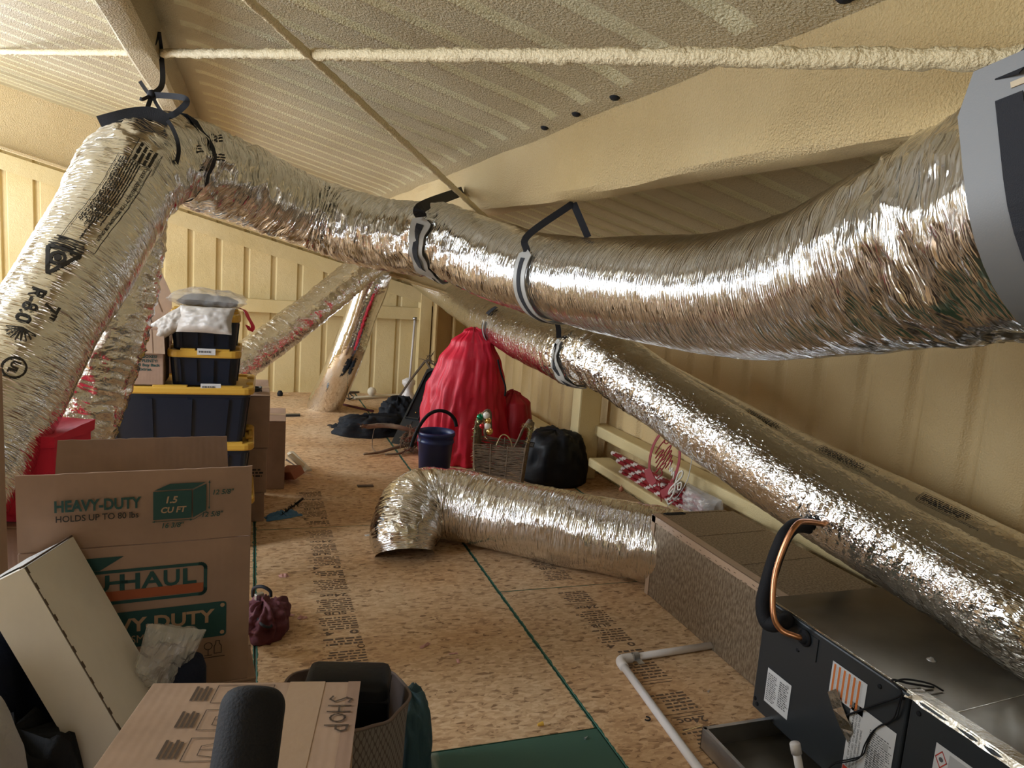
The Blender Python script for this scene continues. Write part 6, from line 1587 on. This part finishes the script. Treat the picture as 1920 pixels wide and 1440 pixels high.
# odds and ends along the back wall
pol = thing('white_pole', 'thin white pole with a turned foot standing near the back corner', 'pole', PY(768, 735, 8.7))
pa, pb_ = PY(768, 716, 8.75), PY(778, 600, 8.95)
MB().tube([pa, pb_], 0.014, 10).build('shaft', M['pvc'], pol, True, True)
MB().tube([pb_, pb_ + Vector((0.0, 0, 0.035))], [0.03, 0.026], 10).build('pole_head', M['galvanised'], pol, True, True)
b = MB(); b.lathe([(0.0, 0.0), (0.085, 0.0), (0.085, 0.10), (0.045, 0.14), (0.05, 0.20), (0.08, 0.24), (0.08, 0.28), (0.03, 0.31), (0.0, 0.31)], (pa.x - 0.01, pa.y, 0), 20); b.build('turned_foot', M['pvc'], pol, True, True)
g = 'boards left on the floor at the back wall'
for lab, q0, q1, w_, mt in (('pale board on the floor right of the standing duct', PZ(666, 750), PZ(758, 744), 0.10, 'wood_white'), ('thin pale board across others at the back wall', PZ(716, 738), PZ(752, 733), 0.14, 'wood_pale'), ('dark stained board nearest the back wall', PZ(648, 739), PZ(745, 733), 0.06, 'ink_brown')):
    t_ = thing('wood_board', lab, 'board', q0, group=g); dv = q1 - q0; s_ = dv.cross(Vector((0, 0, 1))).normalized() * -w_
    b = MB(); b.slab(q0 + Vector((0, 0, 0.004)), dv, s_, Vector((0, 0, 0.022))); b.build('plank', M[mt], t_, world=True)
t_ = thing('foam_ball', 'small cream ball on the boards by the back wall', 'ball', PZ(697, 744)); c = PZ(697, 738, 0.055)
b = MB(); b.lathe([(0.055 * math.sin(R(a)), -0.055 * math.cos(R(a))) for a in range(0, 181, 15)], (c.x, c.y, 0.082), 16); b.build('ball', M['wood_white'], t_, True, True)
t_ = thing('metal_rod', 'thin dull red rod lying on the floor by the standing duct', 'rod', PZ(636, 757))
MB().tube([PZ(634, 756, 0.012), PZ(700, 771, 0.012)], 0.012, 8).build('rod_body', M['maroon_cloth'], t_, True, True)
t_ = thing('wire_stand', 'small dark bent wire frame on the floor behind the standing duct', 'frame', PZ(648, 744))
pts_ = [PZ(640, 740, 0.02), PZ(652, 735, 0.05), PZ(664, 745, 0.02), PZ(655, 749, 0.02), PZ(640, 740, 0.02)]
MB().tube(pts_, 0.008, 6, False).build('wire_loop', M['black_rubber'], t_, world=True); MB().tube([PZ(652, 735, 0.05), PZ(655, 749, 0.02)], 0.006, 6).build('cross_wire', M['black_rubber'], t_, world=True)
t_ = thing('wood_strip', 'thin flat strip lying on the floor right of the brown cartons', 'strip', PZ(540, 781))
b = MB(); q0, q1 = PZ(524, 782), PZ(563, 781); b.slab(q0 + Vector((0, 0, 0.001)), q1 - q0, Vector((0, 0.07, 0)), Vector((0, 0, 0.018))); b.build('strip_body', M['cabinet_dark'], t_, world=True)
t_ = thing('rubber_knob', 'little dark knob on the floor at the back wall', 'knob', PZ(524, 740)); c = PZ(525, 742); b = MB(); b.lathe([(0, 0), (0.03, 0), (0.035, 0.03), (0.02, 0.06), (0, 0.065)], c, 12); b.build('knob_body', M['black_rubber'], t_, True, True)
# dry branches sticking up behind the tray
t_ = thing('dry_branch', 'bare dry branches poking up behind the black tray', 'branch', PD(815, 700, 7.9)); mb = MB(); rd = random.Random(3)
bA = PD(770, 712, 8.0); bB = PD(798, 676, 7.95); mb.tube([PD(748, 745, 8.0), bA, bB], [0.012, 0.012, 0.014], 6)
for k in range(26):
    s0 = bB.lerp(PD(822, 690, 7.7), rd.random()); e_ = s0 + Vector((rd.uniform(-.08, .10), rd.uniform(-.05, .05), rd.uniform(-.02, .12))); mb.tube([s0, s0.lerp(e_, .5) + Vector((rd.uniform(-.02, .02), 0, 0.01)), e_], 0.004, 4)
mb.tube([bB, PD(812, 700, 7.8), PD(818, 735, 7.7)], 0.012, 6)
mb.build('twigs', M['branch'], t_, world=True)

# candy canes bundled on the wall girt, and a scroll sign
def cane(label, p0, p1, hk, r, idx, grp):
    t_ = thing('candy_cane', label, 'candy cane', p0, group=grp)
    dv = (p1 - p0).normalized(); n_ = hk - dv * hk.dot(dv); n_.normalize(); rh = 0.085
    path = [p0.lerp(p1, i / 40) for i in range(41)]
    for a in range(12, 181, 12): path.append(p1 + dv * (rh * math.sin(R(a))) + n_ * (rh * (1 - math.cos(R(a)))))
    n = 12; red, wht = MB(), MB()
    full = MB().tube(path, r, n)
    fr, fw = [], []
    for k, f in enumerate(full.f):
        if len(f) != 4: fr.append(f); continue
        i, j = divmod(k, n); 
        (fr if ((i * 2 + j * 1) % 12) < 8 else fw).append(f)
    red.add(full.v, fr); wht.add(full.v, fw)
    red.build('red_stripe', M['candy_red'], t_, True, True); wht.build('white_stripe', M['candy_white'], t_, True, True)
g = 'candy canes on the wall rail'
Ca, Cb = PX(1152, 868, 2.62), PX(1350, 930, 2.56)
rd = random.Random(8); nm_ = ['topmost', 'second from the top', 'third from the top', 'fourth from the top', 'fifth from the top', 'sixth from the top', 'lowest']
for k in range(7):
    off = Vector(((k % 2) * 0.05 - 0.02, 0, -0.018 * k + 0.05)); jit = Vector((0, rd.uniform(-.06, .06), 0))
    p0 = Vector((2.60, Ca.y - 0.1 * k * 0.4, 0.325)) + off + jit; p1 = Vector((2.585, Cb.y + 0.25, 0.345)) + off + jit
    cane('striped candy cane lying on the wall rail, %s of the bundle' % nm_[k], p0, p1, Vector((-0.25, 0, -1)), 0.017, k, g)
t_ = thing('clear_wrap', 'clear plastic wrap round the hooks of the candy cane bundle', 'wrap', PX(1320, 905, 2.55))
pc = Vector((2.59, Cb.y + 0.20, 0.345)); pillow(pc, Vector((0, 1, 0)), Vector((0, 0, 1)), Vector((1, 0, 0)), 0.36, 0.20, 0.15, 31.0, fold=0.015).build('film', M['clear_film'], t_, False, True)
sg = thing('scroll_sign', 'round red wire sign with scroll lettering standing among the candy canes', 'sign', PX(1245, 900, 2.5))
o = PX(1245, 862, 2.50); U_, V_ = Vector((0.25, -1, 0)).normalized(), Vector((0.12, 0, 1)).normalized(); N_s = U_.cross(V_)
mb = MB(); pth = [o + U_ * (0.115 * math.cos(R(a))) + V_ * (0.185 * math.sin(R(a)) + 0.0) for a in range(-40, 222, 8)]
l_, r_ = [q for q in pth], [q + (q - o).normalized() * 0.020 for q in pth]; mb.strip(l_, r_, 0.004); mb.build('red_hoop', M['ornament_red'], sg, world=True)
mb = MB()
def scr(pts, r=0.0045): mb.tube(catmull([o + U_ * x + V_ * y for x, y in pts], 5), r, 5)
scr([(-.085, .02), (-.06, .075), (-.03, .12), (-.005, .15), (.012, .13), (-.005, .105), (-.03, .11), (-.02, .14), (.01, .16)])
for k in range(4): scr([(-.075 + .012 * k, -.01 - .028 * k), (-.05 + .012 * k, .035 - .026 * k), (-.02 + .014 * k, .06 - .026 * k), (-.045 + .014 * k, .005 - .026 * k)]); scr([(-.01 + .012 * k, .04 - .03 * k), (.015 + .012 * k, .085 - .03 * k), (.035 + .012 * k, .10 - .03 * k), (.015 + .014 * k, .04 - .03 * k)])
scr([(-.05, -.10), (-.02, -.06), (.01, -.09), (-.02, -.13)]); mb.build('scroll_lettering', M['ornament_red'], sg, True, True)
l_, r_ = [o + U_ * x + V_ * y for x, y in ((-.15, -.11), (-.105, -.17), (-.05, -.19))], [o + U_ * x + V_ * y for x, y in ((-.10, -.08), (-.06, -.12), (-.02, -.15))]
mb = MB(); mb.strip(l_, r_, 0.004); l_, r_ = [o + U_ * x + V_ * y for x, y in ((.02, -.20), (.06, -.17), (.10, -.11))], [o + U_ * x + V_ * y for x, y in ((.05, -.235), (.09, -.21), (.14, -.13))]; mb.strip(l_, r_, 0.004); mb.build('ribbon_end', M['ornament_red'], sg, world=True)
mb = MB(); scr([(.06, .0), (.07, -.06), (.085, -.03), (.09, -.08), (.105, -.05), (.11, -.10)]); scr([(.13, -.15), (.10, -.20), (.105, -.16), (.15, -.10), (.175, -.06), (.17, -.03), (.145, -.05), (.135, -.11), (.14, -.17), (.12, -.22), (.10, -.24), (.115, -.26), (.14, -.24)], 0.006); scr([(.15, -.12), (.18, -.10), (.185, -.14), (.165, -.15), (.16, -.12)], 0.005); mb.build('white_scroll', M['ornament_white'], sg, True, True)
MB().tube(catmull([o + U_ * .215 + V_ * .12, o + U_ * .225 + V_ * .02, o + U_ * .22 + V_ * -.08, o + U_ * .17 + V_ * -.2, o + U_ * .11 + V_ * -.28], 6), 0.0025, 5).build('wire_stem', M['galvanised'], sg, True, True)
b = MB(); q0 = o + U_ * 0.0 + V_ * -0.14; b.tube([q0, Vector((q0.x + 0.03, q0.y, 0.272))], 0.004, 5); b.build('stake', M['ornament_red'], sg, world=True)
t_ = thing('orange_ornament', 'small orange leaf ornament hanging below the wall rail', 'ornament', PX(1165, 915, 2.5)); c = PX(1165, 917, 2.5)
b = MB(); b.lathe([(0, -0.02), (0.014, -0.012), (0.018, 0.0), (0.010, 0.014), (0.004, 0.02), (0, 0.035)], (2.5, c.y, c.z), 8); b.build('ornament_body', M['terracotta'], t_, True, True)

# ================================================================ FLOOR PRINT AND LITTER
def stamp_strip(xa_, xb_, y0, y1, seed):
    """mill stamp: rows of print across the strip, read from the far side"""
    p = Print((xb_, y1, 0.0), (-1, 0, 0), (0, -1, 0), 0.0009)
    w = xb_ - xa_; rd = random.Random(seed); v = 0.0; L_ = y1 - y0; k = 0
    while v < L_ - 0.05:
        kind = (0, 1, 2, 0, 3, 0, 4, 5)[k % 8]; k += 1
        if kind == 0:
            h = 0.13; p.greek(0.01, v, w * 0.92, h, 6, 'ink_stamp', 0.45, seed * 10 + k); v += h + 0.012
        elif kind == 1: p.rect(0, v, w, 0.0035, 'ink_stamp'); p.rect(0.01, v + 0.02, w * 0.85, 0.003, 'ink_stamp'); v += 0.034
        elif kind == 2: p.text('24oc', 0.02, v, 0.05, 'ink_stamp', 0.02, width=w * 0.7); v += 0.055
        elif kind == 3: p.text('- SUB', 0.01, v, 0.045, 'ink_stamp', 0.02, width=w * 0.75); p.rect(0, v - 0.008, w, 0.003, 'ink_stamp'); v += 0.052
        elif kind == 4: p.text('0   4', 0.015, v, 0.048, 'ink_stamp', 0.025, width=w * 0.8); v += 0.06
        else: p.greek(0.01, v, w * 0.9, 0.07, 3, 'ink_stamp', 0.6, seed * 10 + k); p.disc(w * 0.12, v + 0.09, 0.014, 'ink_stamp', 1, 14, 0.004); v += 0.115
    p.build('printed_stamp', floor, True)
xa_, xb_ = PZ(583, 1100).x, PZ(655, 1100).x
stamp_strip(xa_, xb_, PZ(640, 1232).y, 4.50, 1)
stamp_strip(xa_, xb_, 4.62, 5.3, 2)
xc, xd = PZ(1092, 1170).x, PZ(1160, 1170).x
stamp_strip(xc, xd, 1.12, 2.42, 3); stamp_strip(xc, xd, 2.46, 3.40, 4); stamp_strip(xc, xd, 3.5, 4.1, 5)
g = 'shreds of pink insulation on the floor'
for k, (px, py, rx, ry, h, rz, lab) in enumerate(((532, 1080, .024, .022, .016, 10, 'pink insulation tuft near the left floor seam'), (567, 1159, .022, .013, .014, 5, 'pink insulation tuft right of the maroon bag'), (540, 1154, .028, .012, .012, -8, 'pink insulation shred touching the maroon bag'), (797, 1211, .030, .009, .012, 35, 'curved pink insulation shred in the middle of the bare floor'), (850, 1226, .020, .006, .006, 0, 'flat pinkish shred beside a smaller upright shred'), (859, 1240, .007, .018, .008, 0, 'small pale pink shred below the flat shred'))):
    q = PZ(px, py); t_ = thing('insulation_shred', lab, 'scrap', q, group=g); crumple(Vector((q.x, q.y, 0)), rx, ry, h, 50.0 + k, 12, 8, R(rz)).build('fibre', M['insulation_pink'], t_, True, True)
q = PZ(492, 1205); t_ = thing('wood_chip', 'pale wood chip on the floor below the maroon bag', 'scrap', q); b = MB(); b.box((q.x, q.y, 0.006), (0.02, 0.055, 0.01), Matrix.Rotation(R(-25), 3, 'Z'), 0.003); b.build('chip', M['wood_pale'], t_, world=True)
q = PZ(692, 1004); t_ = thing('paper_sticker', 'small white printed sticker on the floor by the cross seam', 'sticker', q); p = Print((q.x - 0.025, q.y - 0.013, 0.0006), (1, 0.1, 0), (-0.1, 1, 0), 0.0008); p.rect(0, 0, 0.052, 0.028, 'label_white', 0.5); p.greek(0.012, 0.010, 0.03, 0.01, 1, 'label_ink', 0.9, 2); p.build('sticker_face', t_, True)
q = PZ(1013, 1362); t_ = thing('wire_nut', 'yellow plastic wire nut lying on the floor', 'wire nut', q); b = MB(); b.lathe([(0.0, -0.011), (0.005, -0.011), (0.008, 0.006), (0.0085, 0.011), (0.006, 0.011), (0.0, 0.009)], (q.x, q.y, 0.009), 12, Matrix.Rotation(R(80), 3, 'Y')); b.build('nut_shell', M['yellow_plastic'], t_, world=True)
q = PZ(1213, 1349); t_ = thing('plastic_clip', 'small black curled clip on the floor by the drain pipe', 'clip', q); MB().tube([Vector((q.x + 0.012 * math.cos(R(a)), q.y + 0.012 * math.sin(R(a)), 0.004)) for a in range(-160, 90, 20)], 0.003, 6).build('clip_body', M['black_rubber'], t_, True, True)
g = 'screws dropped on the floor'
for px, py, lab in ((1097, 1386, 'loose screw on the green board'), (1328, 1298, 'loose screw near the foot of the air handler')):
    q = PZ(px, py); t_ = thing('screw', lab, 'screw', q, group=g); b = MB(); b.tube([Vector((q.x, q.y, 0.003)), Vector((q.x + 0.014, q.y + 0.01, 0.003))], [0.0025, 0.0012], 6); b.tube([Vector((q.x, q.y, 0.004)), Vector((q.x - 0.002, q.y - 0.0015, 0.004))], 0.0045, 8); b.build('shank', M['galvanised'], t_, world=True)
q = PZ(680, 912); t_ = thing('dark_scrap', 'dark flat scrap poking out by the elbow of the floor duct', 'scrap', q); b = MB(); b.box((q.x + 0.02, q.y, 0.004), (0.12, 0.05, 0.006), bev=0.002); b.build('scrap_sheet', M['ink_brown'], t_, world=True)
q0, q1 = PZ(1278, 1352, 0.05), PX(1316, 1362, 1.568); t_ = thing('straw', 'thin straw of dry grass resting on the drip pan rim', 'straw', q1); MB().tube([Vector((q0.x, q0.y, 0.004)), Vector((1.567, q1.y, 0.088))], 0.0015, 5).build('stalk', M['straw'], t_, world=True)
